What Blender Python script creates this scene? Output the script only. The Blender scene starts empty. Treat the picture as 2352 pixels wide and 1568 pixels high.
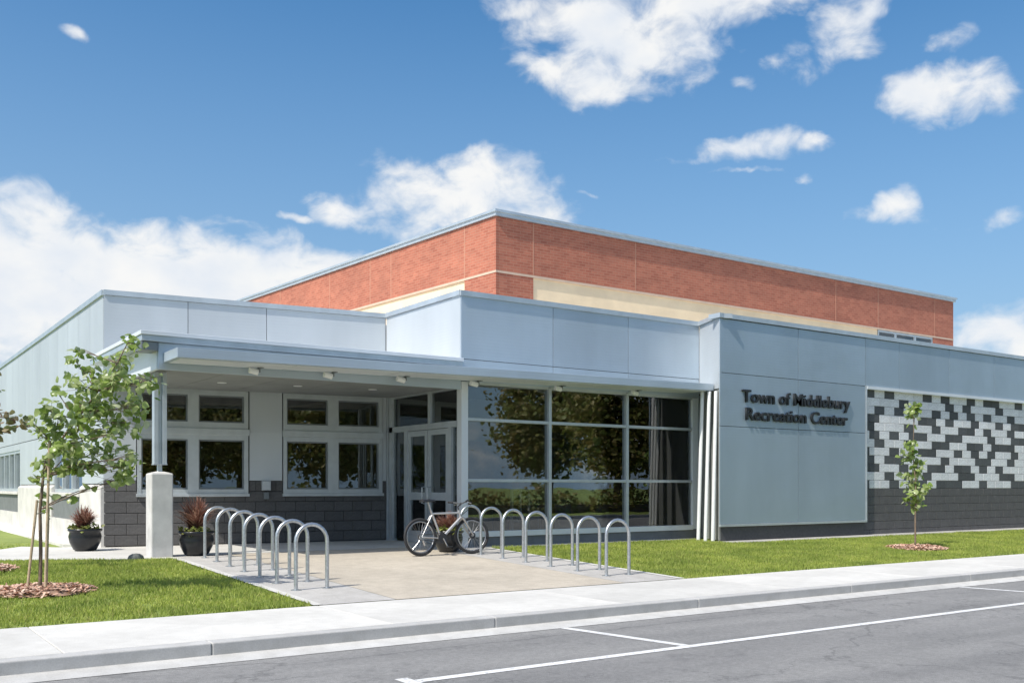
import bpy, math, random
from mathutils import Vector, Matrix
import numpy as np
random.seed(7); rng = np.random.default_rng(7)
R = math.radians
SC = bpy.context.scene
COL = SC.collection

# ------------------------------------------------------------------ camera
CAM_YAW = 34.6
cam_d = bpy.data.cameras.new('camera'); cam = bpy.data.objects.new('camera', cam_d); COL.objects.link(cam)
cam.location = (0, 0, 1.37); cam.rotation_euler = (R(90), 0, R(-CAM_YAW))
cam_d.sensor_width = 36; cam_d.lens = 34.44; cam_d.shift_y = 0.142; cam_d.clip_end = 3000; cam_d.clip_start = 0.05
SC.camera = cam

# ------------------------------------------------------------------ sky, sun, exposure
SUN_EL, SUN_FRONT = 52.0, 13.0          # the sun stands left of the front, a touch in front of it
sv = Vector((-math.cos(R(SUN_EL))*math.cos(R(SUN_FRONT)), -math.cos(R(SUN_EL))*math.sin(R(SUN_FRONT)), math.sin(R(SUN_EL))))
sun_d = bpy.data.lights.new('sun', 'SUN'); sun = bpy.data.objects.new('sun', sun_d); COL.objects.link(sun)
sun_d.energy = 4.6; sun_d.angle = R(0.53); sun_d.color = (1.0, 0.955, 0.885)
sun.rotation_euler = sv.to_track_quat('Z', 'Y').to_euler(); sun.location = (-30, 0, 40)
SC.view_settings.view_transform = 'Standard'; SC.view_settings.look = 'None'
SC.view_settings.exposure = 0.12; SC.view_settings.gamma = 1.0; SC.view_settings.use_curve_mapping = False

W = bpy.data.worlds.new('World'); SC.world = W; W.use_nodes = True
wt = W.node_tree; wt.nodes.clear()
def wn(t, **k):
    n = wt.nodes.new(t)
    for a, b in k.items(): setattr(n, a, b)
    return n
def wmath(op, a, b=None, c=None, clamp=False):
    n = wn('ShaderNodeMath', operation=op); n.use_clamp = clamp
    for i, x in enumerate((a, b, c)):
        if x is None: continue
        if isinstance(x, (int, float)): n.inputs[i].default_value = x
        else: wt.links.new(x, n.inputs[i])
    return n.outputs[0]
sky = wn('ShaderNodeTexSky', sky_type='NISHITA'); sky.sun_disc = False
sky.sun_elevation = R(SUN_EL); sky.sun_rotation = math.atan2(sv.x, sv.y)
sky.altitude = 100; sky.air_density = 1.0; sky.dust_density = 2.4; sky.ozone_density = 3.2
hs = wn('ShaderNodeHueSaturation'); hs.inputs['Saturation'].default_value = 1.34; hs.inputs['Hue'].default_value = 0.495
wt.links.new(sky.outputs[0], hs.inputs['Color'])
bg = wn('ShaderNodeBackground'); bg.inputs[1].default_value = 0.15
tc = wn('ShaderNodeTexCoord'); sep = wn('ShaderNodeSeparateXYZ')
mp = wn('ShaderNodeVectorRotate', rotation_type='Z_AXIS'); mp.inputs['Angle'].default_value = R(CAM_YAW)
wt.links.new(tc.outputs['Generated'], mp.inputs[0]); wt.links.new(mp.outputs[0], sep.inputs[0])
AZ = wmath('ARCTAN2', sep.outputs[0], sep.outputs[1]); EL = wmath('ARCSINE', sep.outputs[2])
hz = wmath('POWER', wmath('SUBTRACT', 1.0, wmath('MULTIPLY', wmath('ABSOLUTE', EL), 1/0.55), clamp=True), 1.3)
hm = wn('ShaderNodeMix', data_type='RGBA'); hm.inputs[7].default_value = (2.25, 3.35, 4.65, 1); wt.links.new(wmath('MULTIPLY', hz, .9), hm.inputs[0]); wt.links.new(hs.outputs[0], hm.inputs[6]); wt.links.new(hm.outputs[2], bg.inputs[0])
# ragged edges for the clouds
for sc_, am_ in ((10, .060), (30, .016)):
    nw_ = wn('ShaderNodeTexNoise'); nw_.inputs['Scale'].default_value = sc_; nw_.inputs['Detail'].default_value = 4; wt.links.new(tc.outputs['Generated'], nw_.inputs[0])
    sp_ = wn('ShaderNodeSeparateColor'); wt.links.new(nw_.outputs['Color'], sp_.inputs[0])
    AZ = wmath('ADD', AZ, wmath('MULTIPLY', wmath('SUBTRACT', sp_.outputs[0], .5), am_*1.5)); EL2 = EL if sc_ == 10 else EL2
    EL2 = wmath('ADD', EL2, wmath('MULTIPLY', wmath('SUBTRACT', sp_.outputs[1], .5), am_))
def aze(u, v):
    x = (u-1176)/2250; return math.atan(x), math.atan((1118-v)/2250/math.hypot(1, x))
# the clouds of the day: centre and half-sizes in the sky, and how dense
CL = [(175,84,50,24,1.15),
      (-60,640,300,150,2.8),(120,650,210,120,2.7),(330,670,200,100,2.7),(560,655,170,85,2.6),(760,670,150,70,2.4),(450,730,420,60,2.4),
      (1060,440,170,80,1.9),(1185,420,62,75,1.8),(800,470,72,42,1.5),(1100,500,180,55,1.8),(690,488,34,16,.9),
      (1430,50,180,140,2.0),(1350,165,120,80,1.8),(1262,150,62,36,1.5),(1620,5,220,75,1.8),(1195,5,66,36,1.4),(1480,190,90,45,1.2),(1800,-15,110,46,1.4),
      (1955,55,72,88,1.35),(2000,10,60,36,1.2),(1820,150,95,52,.92),(1690,185,36,18,.85),(2200,85,52,38,1.0),
      (2105,225,88,70,1.35),(2235,230,90,64,1.35),(1590,362,90,16,1.0),(1690,340,120,34,1.15),(1760,315,95,34,1.2),(1865,320,55,26,1.0),(1715,390,95,9,.9),(1870,385,48,15,.85),
      (2040,480,92,34,1.1),(2270,507,62,25,1.1),(2270,765,160,55,1.7),(2400,780,200,90,1.7),(1340,460,30,10,.7)]
F = None
for (u, v, ru, rv, w_) in CL:
    a0, e0 = aze(u, v); a1, _ = aze(u+ru, v); am, _ = aze(u-ru, v); _, e1 = aze(u, v-rv); _, em = aze(u, v+rv)
    ra, re = (a1-am)/2, (e1-em)/2
    dx = wmath('MULTIPLY', wmath('SUBTRACT', AZ, a0), 1/ra); dy = wmath('MULTIPLY', wmath('SUBTRACT', EL2, e0), 1/re)
    q = wmath('SUBTRACT', w_, wmath('ADD', wmath('MULTIPLY', dx, dx), wmath('MULTIPLY', dy, dy)))
    F = q if F is None else wmath('MAXIMUM', F, q)
# the same kind of fair-weather clouds over the rest of the sky
nz0 = wn('ShaderNodeTexNoise'); nz0.inputs['Scale'].default_value = 3.2; nz0.inputs['Detail'].default_value = 3
wt.links.new(tc.outputs['Generated'], nz0.inputs[0])
far = wmath('SUBTRACT', wmath('MULTIPLY', wmath('ABSOLUTE', AZ), 3.0), 1.85, clamp=True)
up = wmath('SUBTRACT', wmath('MULTIPLY', EL, 4.0), 2.3, clamp=True)
gen = wmath('MULTIPLY', wmath('SUBTRACT', nz0.outputs[0], 0.53), 9.0)
gen = wmath('SUBTRACT', gen, wmath('MULTIPLY', wmath('SUBTRACT', 1.0, wmath('MAXIMUM', far, up)), 6.0))
F = wmath('MAXIMUM', F, gen); F = wmath('MAXIMUM', F, -1.6)
nz = wn('ShaderNodeTexNoise'); nz.inputs['Scale'].default_value = 22; nz.inputs['Detail'].default_value = 9; nz.inputs['Roughness'].default_value = .56; nz.inputs['Distortion'].default_value = .35
sq = wn('ShaderNodeMapping'); sq.inputs['Scale'].default_value = (1, 1, 1.5)
wt.links.new(tc.outputs['Generated'], sq.inputs[0]); wt.links.new(sq.outputs[0], nz.inputs[0])
val = wmath('ADD', F, wmath('MULTIPLY', wmath('SUBTRACT', nz.outputs[0], .5), 5.2))
mr = wn('ShaderNodeMapRange', interpolation_type='SMOOTHSTEP'); mr.inputs[1].default_value = .0; mr.inputs[2].default_value = 2.2
wt.links.new(val, mr.inputs[0])
mask = wmath('MULTIPLY', mr.outputs[0], wmath('MULTIPLY', wmath('ADD', EL, 0.01), 30, clamp=True))
mask = wmath('MULTIPLY', mask, 0.97)
nz2 = wn('ShaderNodeTexNoise'); nz2.inputs['Scale'].default_value = 15; nz2.inputs['Detail'].default_value = 7
mp2 = wn('ShaderNodeMapping'); mp2.inputs['Location'].default_value = (.01, .0, .02); mp2.inputs['Scale'].default_value = (1, 1, 1.6)
wt.links.new(tc.outputs['Generated'], mp2.inputs[0]); wt.links.new(mp2.outputs[0], nz2.inputs[0])
cr = wn('ShaderNodeValToRGB'); cr.color_ramp.elements[0].position = .30; cr.color_ramp.elements[0].color = (.74, .79, .86, 1)
cr.color_ramp.elements[1].position = .60; cr.color_ramp.elements[1].color = (.90, .90, .89, 1)
wt.links.new(nz2.outputs[0], cr.inputs[0])
bg2 = wn('ShaderNodeBackground'); bg2.inputs[1].default_value = .98; wt.links.new(cr.outputs[0], bg2.inputs[0])
mx = wn('ShaderNodeMixShader'); wt.links.new(mask, mx.inputs[0]); wt.links.new(bg.outputs[0], mx.inputs[1]); wt.links.new(bg2.outputs[0], mx.inputs[2])
wo = wn('ShaderNodeOutputWorld'); wt.links.new(mx.outputs[0], wo.inputs[0])

# ------------------------------------------------------------------ materials
MAT = {}
class NT:
    def __init__(s, name):
        s.m = bpy.data.materials.new(name); s.m.use_nodes = True; s.t = s.m.node_tree; s.t.nodes.clear()
        s.out = s.t.nodes.new('ShaderNodeOutputMaterial'); s.p = s.t.nodes.new('ShaderNodeBsdfPrincipled'); s.l(s.p.outputs[0], s.out.inputs[0]); MAT[name] = s.m
    def n(s, t, **k):
        n = s.t.nodes.new(t)
        for a, b in k.items(): setattr(n, a, b)
        return n
    def l(s, a, b): s.t.links.new(a, b)
    def noise(s, scale, detail=4, co='Object', rough=.55, stretch=None):
        c = s.n('ShaderNodeTexCoord'); n = s.n('ShaderNodeTexNoise'); n.inputs['Scale'].default_value = scale; n.inputs['Detail'].default_value = detail; n.inputs['Roughness'].default_value = rough
        o = c.outputs[co]
        if stretch:
            m = s.n('ShaderNodeMapping'); m.inputs['Scale'].default_value = stretch; s.l(o, m.inputs[0]); o = m.outputs[0]
        s.l(o, n.inputs[0]); return n.outputs[0]
    def ramp(s, fac, c0, c1, p0=.35, p1=.65):
        r = s.n('ShaderNodeValToRGB'); e = r.color_ramp.elements; e[0].position = p0; e[1].position = p1; e[0].color = (*c0, 1); e[1].color = (*c1, 1); s.l(fac, r.inputs[0]); return r.outputs[0]
    def mix(s, fac, a, b, mode='MIX'):
        m = s.n('ShaderNodeMix', data_type='RGBA', blend_type=mode)
        for i, x in ((0, fac), (6, a), (7, b)):
            if isinstance(x, (int, float)): m.inputs[i].default_value = x
            elif isinstance(x, tuple): m.inputs[i].default_value = (*x, 1)
            else: s.l(x, m.inputs[i])
        return m.outputs[2]
    def bump(s, h, strength=.2, dist=.01):
        b = s.n('ShaderNodeBump'); b.inputs['Strength'].default_value = strength; b.inputs['Distance'].default_value = dist; s.l(h, b.inputs['Height']); s.l(b.outputs[0], s.p.inputs['Normal'])
    def base(s, c):
        if isinstance(c, tuple): s.p.inputs['Base Color'].default_value = (*c, 1)
        else: s.l(c, s.p.inputs['Base Color'])
    def set(s, **k):
        for a, b in k.items(): s.p.inputs[a.replace('_', ' ')].default_value = b
        return s
def plain(name, c, rough=.6, metal=0.0, var=.12, scale=6, bump=0.0, detail=5):
    t = NT(name); nz = t.noise(scale, detail)
    d = tuple(x*(1-var) for x in c); e = tuple(min(1, x*(1+var)) for x in c)
    t.base(t.ramp(nz, d, e)); t.set(Roughness=rough, Metallic=metal)
    if bump: t.bump(t.noise(scale*12, 3), bump)
    return t
def metal_panel(name, c, metal=.35, rough=.42):
    t = NT(name); a = t.noise(.55, 4, stretch=(1, 1, .35)); g = t.noise(2.0, 5, stretch=(1.5, 1.5, .12))
    col = t.ramp(a, tuple(x*.93 for x in c), tuple(min(1, x*1.06) for x in c))
    oi = t.n('ShaderNodeObjectInfo'); v = t.n('ShaderNodeMapRange'); v.inputs[3].default_value = .955; v.inputs[4].default_value = 1.045; t.l(oi.outputs['Random'], v.inputs[0])
    col = t.mix(1.0, col, v.outputs[0], 'MULTIPLY'); col = t.mix(.10, col, t.ramp(g, (.75,.78,.80), (1,1,1)), 'MULTIPLY')
    t.base(col); t.set(Roughness=rough, Metallic=metal)
    c_ = t.n('ShaderNodeTexCoord'); w = t.n('ShaderNodeTexWave', wave_type='BANDS', bands_direction='Z', wave_profile='SIN'); w.inputs['Scale'].default_value = 5.0; t.l(c_.outputs['Object'], w.inputs[0])
    oc = t.noise(1.1, 2); ma = t.n('ShaderNodeMath', operation='MULTIPLY_ADD'); ma.inputs[1].default_value = .10; t.l(w.outputs[0], ma.inputs[0]); m2 = t.n('ShaderNodeMath', operation='MULTIPLY'); m2.inputs[1].default_value = 4.0; t.l(oc, m2.inputs[0]); t.l(m2.outputs[0], ma.inputs[2])
    t.bump(ma.outputs[0], .35, .012); return t
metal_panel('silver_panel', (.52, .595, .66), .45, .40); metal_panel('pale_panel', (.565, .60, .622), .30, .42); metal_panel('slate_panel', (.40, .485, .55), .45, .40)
metal_panel('white_metal', (.74, .77, .79), .15, .4)
plain('coping_metal', (.55, .60, .63), .35, .5, .08, 3)
plain('alu_frame', (.56, .60, .62), .38, .45, .06, 4)
plain('dark_frame', (.20, .22, .23), .45, .3, .08, 4)
plain('galv', (.52, .54, .55), .36, .85, .14, 30)
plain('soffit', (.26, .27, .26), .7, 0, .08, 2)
plain('roof_membrane', (.72, .73, .72), .8, 0, .06, 2)
plain('white_paint', (.78, .79, .78), .5, 0, .05, 6)
plain('black_letter', (.018, .020, .022), .4, 0, .1, 8)
plain('concrete_pier', (.56, .55, .52), .85, 0, .12, 3.5, .15)
plain('concrete_base', (.60, .58, .54), .85, 0, .12, 2.2, .15)
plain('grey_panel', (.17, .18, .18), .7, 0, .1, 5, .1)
def block(name, c, var=.13):
    t = NT(name); oi = t.n('ShaderNodeObjectInfo'); v = t.n('ShaderNodeMapRange'); v.inputs[3].default_value = 1-var; v.inputs[4].default_value = 1+var; t.l(oi.outputs['Random'], v.inputs[0])
    nz = t.noise(28, 6); col = t.ramp(nz, tuple(x*.80 for x in c), tuple(min(1, x*1.15) for x in c), .3, .7)
    big = t.noise(4.5, 4); col = t.mix(.5, col, t.ramp(big, (.78,.78,.78), (1.1,1.1,1.1)), 'MULTIPLY')
    t.base(t.mix(1.0, col, v.outputs[0], 'MULTIPLY')); t.set(Roughness=.85); t.bump(nz, .35, .006)
block('white_block', (.80, .80, .80), .06); block('dark_block', (.095, .100, .102), .16); block('base_block', (.115, .112, .11), .08)
plain('mortar', (.20, .20, .20), .9, 0, .1, 20)
plain('dark_mortar', (.085, .085, .085), .9, 0, .1, 20)
def brickmat(name, axis):
    t = NT(name); c = t.n('ShaderNodeTexCoord'); s = t.n('ShaderNodeSeparateXYZ'); k = t.n('ShaderNodeCombineXYZ'); t.l(c.outputs['Object'], s.inputs[0]); t.l(s.outputs[axis], k.inputs[0]); t.l(s.outputs[2], k.inputs[1])
    b = t.n('ShaderNodeTexBrick'); b.inputs['Scale'].default_value = 1.0; b.inputs['Brick Width'].default_value = .24; b.inputs['Row Height'].default_value = .08; b.inputs['Mortar Size'].default_value = .008; b.inputs['Bias'].default_value = -.1
    b.inputs['Color1'].default_value = (.465, .160, .098, 1); b.inputs['Color2'].default_value = (.36, .108, .066, 1); b.inputs['Mortar'].default_value = (.44, .22, .145, 1)
    t.l(k.outputs[0], b.inputs[0]); nz = t.noise(.7, 5, stretch=(1, 1, 2.5)); st = t.noise(3.2, 5)
    col = t.mix(.5, b.outputs[0], t.ramp(nz, (.78,.78,.80), (1.12,1.1,1.08)), 'MULTIPLY'); col = t.mix(.35, col, t.ramp(st, (.78,.78,.80), (1.12,1.12,1.10)), 'MULTIPLY')
    t.base(col); t.set(Roughness=.88); t.bump(b.outputs['Fac'], -.3, .01)
brickmat('brick_front', 0); brickmat('brick_side', 1)
plain('cream_wall', (.86, .68, .45), .8, 0, .06, 1.5)
plain('cream_joint', (.60, .45, .34), .8, 0, .06, 4); plain('brick_joint', (.48, .23, .15), .8, 0, .06, 4)
def glass(name, tint, refl):
    t = NT(name); t.t.nodes.remove(t.p); tr = t.n('ShaderNodeBsdfTransparent'); tr.inputs[0].default_value = (*tint, 1); g = t.n('ShaderNodeBsdfGlossy'); g.inputs['Roughness'].default_value = .004; g.inputs[0].default_value = (.95, .97, .98, 1)
    nz = t.noise(.9, 2); b = t.n('ShaderNodeBump'); b.inputs['Strength'].default_value = .035; b.inputs['Distance'].default_value = .05; t.l(nz, b.inputs['Height']); t.l(b.outputs[0], g.inputs['Normal'])
    f = t.n('ShaderNodeFresnel'); f.inputs[0].default_value = 1.55; a = t.n('ShaderNodeMath', operation='MULTIPLY_ADD'); a.inputs[1].default_value = 1.35; a.inputs[2].default_value = refl; t.l(f.outputs[0], a.inputs[0])
    m = t.n('ShaderNodeMixShader'); t.l(a.outputs[0], m.inputs[0]); t.l(tr.outputs[0], m.inputs[1]); t.l(g.outputs[0], m.inputs[2]); t.l(m.outputs[0], t.out.inputs[0])
glass('glass', (.72, .74, .72), .05)
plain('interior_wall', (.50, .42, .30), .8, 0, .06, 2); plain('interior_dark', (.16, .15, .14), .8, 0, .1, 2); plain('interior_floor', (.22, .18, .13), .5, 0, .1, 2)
plain('curtain', (.34, .36, .27), .9, 0, .12, 8); plain('wood', (.30, .17, .08), .6, 0, .2, 6); plain('poster', (.55, .30, .16), .7, 0, .3, 3); plain('blue_fabric', (.10, .15, .24), .9, 0, .15, 20)
# ground
t = NT('asphalt'); a = t.noise(1.2, 6, stretch=(.30, 1, 1)); g = t.noise(120, 3); k = t.noise(24, 4); lane = t.noise(.9, 3, stretch=(.04, 1, 1)); spot = t.noise(2.3, 6)
col = t.ramp(a, (.205, .202, .195), (.262, .257, .247)); col = t.mix(.75, col, t.ramp(g, (.45,.45,.45), (1.5,1.5,1.48), .28, .72), 'MULTIPLY'); col = t.mix(.5, col, t.ramp(k, (.72,.72,.72), (1.2,1.2,1.2)), 'MULTIPLY'); col = t.mix(.55, col, t.ramp(lane, (.80,.80,.81), (1.12,1.12,1.11)), 'MULTIPLY'); col = t.mix(.5, col, t.ramp(spot, (.62,.62,.63), (1,1,1), .30, .40), 'MULTIPLY')
vc = t.n('ShaderNodeTexCoord'); vm = t.n('ShaderNodeMapping'); vm.inputs['Scale'].default_value = (.35, .8, 1); wz = t.noise(1.6, 5); t.l(vc.outputs['Object'], vm.inputs[0])
va = t.n('ShaderNodeVectorMath', operation='ADD'); t.l(vm.outputs[0], va.inputs[0]); t.l(wz, va.inputs[1]); vo = t.n('ShaderNodeTexVoronoi', feature='DISTANCE_TO_EDGE'); vo.inputs['Scale'].default_value = .55; t.l(va.outputs[0], vo.inputs[0])
col = t.mix(.55, col, t.ramp(vo.outputs['Distance'], (.45,.45,.46), (1,1,1), .002, .007), 'MULTIPLY')
t.base(col); t.set(Roughness=.85); t.bump(g, .5, .008)
def concrete(name, c, stain=.3, agg=0):
    t = NT(name); a = t.noise(.9, 6); f = t.noise(70, 4); s = t.noise(6, 6)
    col = t.ramp(a, tuple(x*.90 for x in c), tuple(min(1, x*1.07) for x in c)); col = t.mix(stain, col, t.ramp(s, (.80,.79,.77), (1.08,1.08,1.08)), 'MULTIPLY'); col = t.mix(.3+agg, col, t.ramp(f, (.72,.71,.70), (1.2,1.2,1.2), .32, .68), 'MULTIPLY')
    oi = t.n('ShaderNodeObjectInfo'); v = t.n('ShaderNodeMapRange'); v.inputs[3].default_value = .95; v.inputs[4].default_value = 1.05; t.l(oi.outputs['Random'], v.inputs[0]); col = t.mix(1.0, col, v.outputs[0], 'MULTIPLY')
    t.base(col); t.set(Roughness=.88); t.bump(f, .2+agg, .006)
concrete('concrete_walk', (.585, .572, .53)); concrete('concrete_kerb', (.47, .465, .445), .5); concrete('gutter_pan', (.52, .515, .49), .5); concrete('aggregate', (.47, .42, .34), .45, .3); concrete('grey_band', (.45, .435, .405), .5, .25)
plain('joint', (.22, .21, .19), .9, 0, .2, 10)
t = NT('road_paint'); w = t.noise(26, 6); x = t.noise(2.5, 4); t.base(t.mix(.6, t.ramp(w, (.36,.36,.36), (.74,.74,.72), .30, .46), t.ramp(x, (.8,.8,.8), (1,1,1)), 'MULTIPLY')); t.set(Roughness=.75)
t = NT('turf'); a = t.noise(1.3, 6); f = t.noise(45, 4); col = t.ramp(a, (.16, .21, .04), (.23, .28, .06)); t.base(t.mix(.5, col, t.ramp(f, (.6,.6,.6), (1.3,1.3,1.3)), 'MULTIPLY')); t.set(Roughness=.9)
def leafy(name, cs, trans=.35, rough=.5, big=None):
    t = NT(name); g = t.n('ShaderNodeNewGeometry'); r = t.n('ShaderNodeValToRGB'); e = r.color_ramp.elements; r.color_ramp.interpolation = 'LINEAR'
    e[0].color = (*cs[0], 1); e[1].color = (*cs[-1], 1)
    for i, c in enumerate(cs[1:-1]): q = e.new((i+1)/(len(cs)-1)); q.color = (*c, 1)
    t.l(g.outputs['Random Per Island'], r.inputs[0]); col = r.outputs[0]
    if big:
        nz = t.noise(big, 5); col = t.mix(.75, col, t.ramp(nz, (.62,.68,.6), (1.22,1.15,1.1), .35, .66), 'MULTIPLY')
    t.base(col); t.set(Roughness=rough)
    tl = t.n('ShaderNodeBsdfTranslucent'); t.l(col, tl.inputs[0]); m = t.n('ShaderNodeMixShader'); m.inputs[0].default_value = trans; t.l(t.p.outputs[0], m.inputs[1]); t.l(tl.outputs[0], m.inputs[2]); t.l(m.outputs[0], t.out.inputs[0])
leafy('grass_blade', [(.31,.39,.065), (.39,.48,.09), (.50,.56,.16), (.34,.43,.075), (.46,.44,.16)], .45, .7, 1.1)
leafy('tree_leaf', [(.20,.29,.06), (.34,.45,.11), (.50,.57,.28), (.22,.33,.06), (.60,.64,.43)], .52, .30)
leafy('brown_leaf', [(.34,.22,.13), (.16,.22,.08), (.42,.30,.20), (.22,.28,.10)], .35)
leafy('purple_leaf', [(.22,.08,.06), (.36,.17,.12), (.46,.30,.22), (.14,.05,.04)], .3)
leafy('lime_leaf', [(.20,.24,.05), (.30,.32,.09), (.14,.19,.04)], .35)
leafy('far_leaf', [(.16,.20,.04), (.24,.26,.07), (.30,.26,.09), (.24,.18,.06)], .4)
leafy('mulch', [(.62,.38,.27), (.48,.27,.18), (.70,.52,.40), (.36,.20,.14)], 0, .9)
plain('bark', (.19, .14, .10), .9, 0, .25, 14, .4); plain('stake_wood', (.46, .36, .24), .8, 0, .2, 12); plain('soil', (.30, .19, .13), .95, 0, .25, 18, .4)
plain('pot_glaze', (.012, .014, .017), .28, 0, .2, 5); plain('rubber', (.025, .025, .026), .7, 0, .2, 12); plain('bike_frame', (.55, .54, .53), .32, .6, .06, 6); plain('bike_dark', (.03, .03, .032), .45, 0, .1, 8); plain('bike_steel', (.5, .5, .5), .3, .9, .1, 20)
plain('stone', (.12, .13, .12), .8, 0, .25, 9, .3); plain('strap', (.05, .06, .05), .7, 0, .1, 9)
plain('siding', (.28, .16, .11), .8, 0, .1, 2); plain('shingle', (.12, .13, .14), .9, 0, .2, 6)

# ------------------------------------------------------------------ mesh helpers
class MB:
    def __init__(s): s.v = []; s.f = []
    def quad(s, a, b, c, d): n = len(s.v); s.v += [tuple(a), tuple(b), tuple(c), tuple(d)]; s.f.append((n, n+1, n+2, n+3)); return s
    def poly(s, pts): n = len(s.v); s.v += [tuple(p) for p in pts]; s.f.append(tuple(range(n, n+len(pts)))); return s
    def hexa(s, p):   # 8 points: bottom ring 0-3 (ccw seen from above), top ring 4-7
        n = len(s.v); s.v += [tuple(q) for q in p]
        for f in ((3,2,1,0), (4,5,6,7), (0,1,5,4), (1,2,6,5), (2,3,7,6), (3,0,4,7)): s.f.append(tuple(n+i for i in f))
        return s
    def box(s, x0, x1, y0, y1, z0, z1): return s.hexa([(x0,y0,z0),(x1,y0,z0),(x1,y1,z0),(x0,y1,z0),(x0,y0,z1),(x1,y0,z1),(x1,y1,z1),(x0,y1,z1)])
    def prism(s, pts, z0, z1):   # ccw outline, z0/z1 numbers or functions
        n = len(pts); b = len(s.v); g0 = z0 if callable(z0) else (lambda x, y: z0); g1 = z1 if callable(z1) else (lambda x, y: z1)
        s.v += [(x, y, g0(x, y)) for x, y in pts] + [(x, y, g1(x, y)) for x, y in pts]
        s.f.append(tuple(range(b+n-1, b-1, -1))); s.f.append(tuple(range(b+n, b+2*n)))
        for i in range(n): j = (i+1) % n; s.f.append((b+i, b+j, b+n+j, b+n+i))
        return s
    def tube(s, pts, r, n=8, cap=True, closed=False):
        pts = [Vector(p) for p in pts]; m = len(pts); rs = r if isinstance(r, (list, tuple)) else [r]*m; b = len(s.v); up = None
        for i, p in enumerate(pts):
            if closed: d = (pts[(i+1) % m]-pts[i-1]).normalized()
            else: d = (pts[min(i+1, m-1)]-pts[max(i-1, 0)]).normalized()
            if up is None: up = Vector((0,0,1)) if abs(d.z) < .9 else Vector((1,0,0))
            a = up.cross(d)
            if a.length < 1e-5: a = d.orthogonal()
            a.normalize(); c = d.cross(a).normalized(); up = c
            for k in range(n): t = 2*math.pi*k/n; s.v.append(tuple(p+(a*math.cos(t)+c*math.sin(t))*rs[i]))
        for i in range(m if closed else m-1):
            for k in range(n):
                j = (i+1) % m; s.f.append((b+i*n+k, b+i*n+(k+1) % n, b+j*n+(k+1) % n, b+j*n+k))
        if cap and not closed:      # end caps keep their own vertices so that smooth shading stays on the side
            c0 = len(s.v); s.v += s.v[b:b+n]+s.v[b+(m-1)*n:b+m*n]; s.f.append(tuple(c0+k for k in range(n-1, -1, -1))); s.f.append(tuple(c0+n+k for k in range(n)))
        return s
    def lathe(s, prof, n=24, c=(0,0,0)):
        b = len(s.v)
        for r, z in prof:
            for k in range(n): t = 2*math.pi*k/n; s.v.append((c[0]+r*math.cos(t), c[1]+r*math.sin(t), c[2]+z))
        for i in range(len(prof)-1):
            for k in range(n): s.f.append((b+i*n+k, b+i*n+(k+1) % n, b+(i+1)*n+(k+1) % n, b+(i+1)*n+k))
        s.f.append(tuple(b+k for k in range(n-1, -1, -1))); s.f.append(tuple(b+(len(prof)-1)*n+k for k in range(n))); return s
    def mesh(s, name, mat, smooth=False):
        me = bpy.data.meshes.new(name); me.from_pydata(s.v, [], s.f); me.materials.append(MAT[mat])
        if smooth: me.polygons.foreach_set('use_smooth', [True]*len(me.polygons))
        me.update(); return me
def tri_mesh(name, V, Fc, mat):     # numpy arrays, n-gons of equal size
    me = bpy.data.meshes.new(name); k = Fc.shape[1]
    me.vertices.add(len(V)); me.vertices.foreach_set('co', V.astype(np.float32).ravel()); me.loops.add(Fc.size); me.loops.foreach_set('vertex_index', Fc.astype(np.int32).ravel())
    me.polygons.add(len(Fc)); me.polygons.foreach_set('loop_start', np.arange(0, Fc.size, k, dtype=np.int32)); me.polygons.foreach_set('loop_total', np.full(len(Fc), k, dtype=np.int32))
    me.materials.append(MAT[mat]); me.update(calc_edges=True); return me
def link(name, me, parent=None, loc=None, rz=0.0, kind=None, label=None):
    o = bpy.data.objects.new(name, me); COL.objects.link(o); o.rotation_euler = (0, 0, rz)
    if parent is not None:
        o.parent = parent
        if loc is None: loc = (-parent.location.x, -parent.location.y, -parent.location.z) if parent.parent is None and not parent.get('local') else (0, 0, 0)
    if loc is not None: o.location = loc
    if kind: o['kind'] = kind
    if label: o['label'] = label
    return o
def part(name, mb, mat, parent, smooth=False, bevel=0.0, **k):
    o = link(name, mb.mesh(name, mat, smooth), parent, **k)
    if bevel: m = o.modifiers.new('bevel', 'BEVEL'); m.width = bevel; m.segments = 2; m.limit_method = 'ANGLE'
    return o
def thing(name, label, cat, loc=(0,0,0), rz=0, group=None, local=False):
    o = bpy.data.objects.new(name, None); COL.objects.link(o); o.location = loc; o.rotation_euler = (0, 0, rz); o['label'] = label; o['category'] = cat; o.empty_display_size = .2
    if group: o['group'] = group
    if local: o['local'] = 1
    return o
def copy_tree(o, parent=None):
    c = o.copy(); COL.objects.link(c); c.parent = parent
    for ch in [x for x in KIDS.get(o.name, [])]: copy_tree(ch, c)
    return c
KIDS = {}
def index_kids(o):
    KIDS[o.name] = list(o.children)
    for c in o.children: index_kids(c)

# ------------------------------------------------------------------ ground
def zg(x, y):
    t = min(max((y-10.6)/5.4, 0), 1); z = .19*t
    if x < 4.3 and y > 21: z -= .02*min(y-21, 10)
    return z
def sheet(name, mat, x0, x1, y0, y1, dz, nx=1, ny=10, f=zg):
    m = MB(); xs = [x0+(x1-x0)*i/nx for i in range(nx+1)]; ys = [y0+(y1-y0)*j/ny for j in range(ny+1)]
    m.v = [(x, y, f(x, y)+dz) for y in ys for x in xs]; m.f = [(j*(nx+1)+i, j*(nx+1)+i+1, (j+1)*(nx+1)+i+1, (j+1)*(nx+1)+i) for j in range(ny) for i in range(nx)]
    return part(name, m, mat, None, kind='structure')
flat = lambda x, y: 0.0
sheet('ground', 'turf', -700, 900, -700, 900, -.42, 4, 4, flat)
sheet('road', 'asphalt', -80, 140, -4.2, 8.62, -.15, 1, 1, flat)
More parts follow.
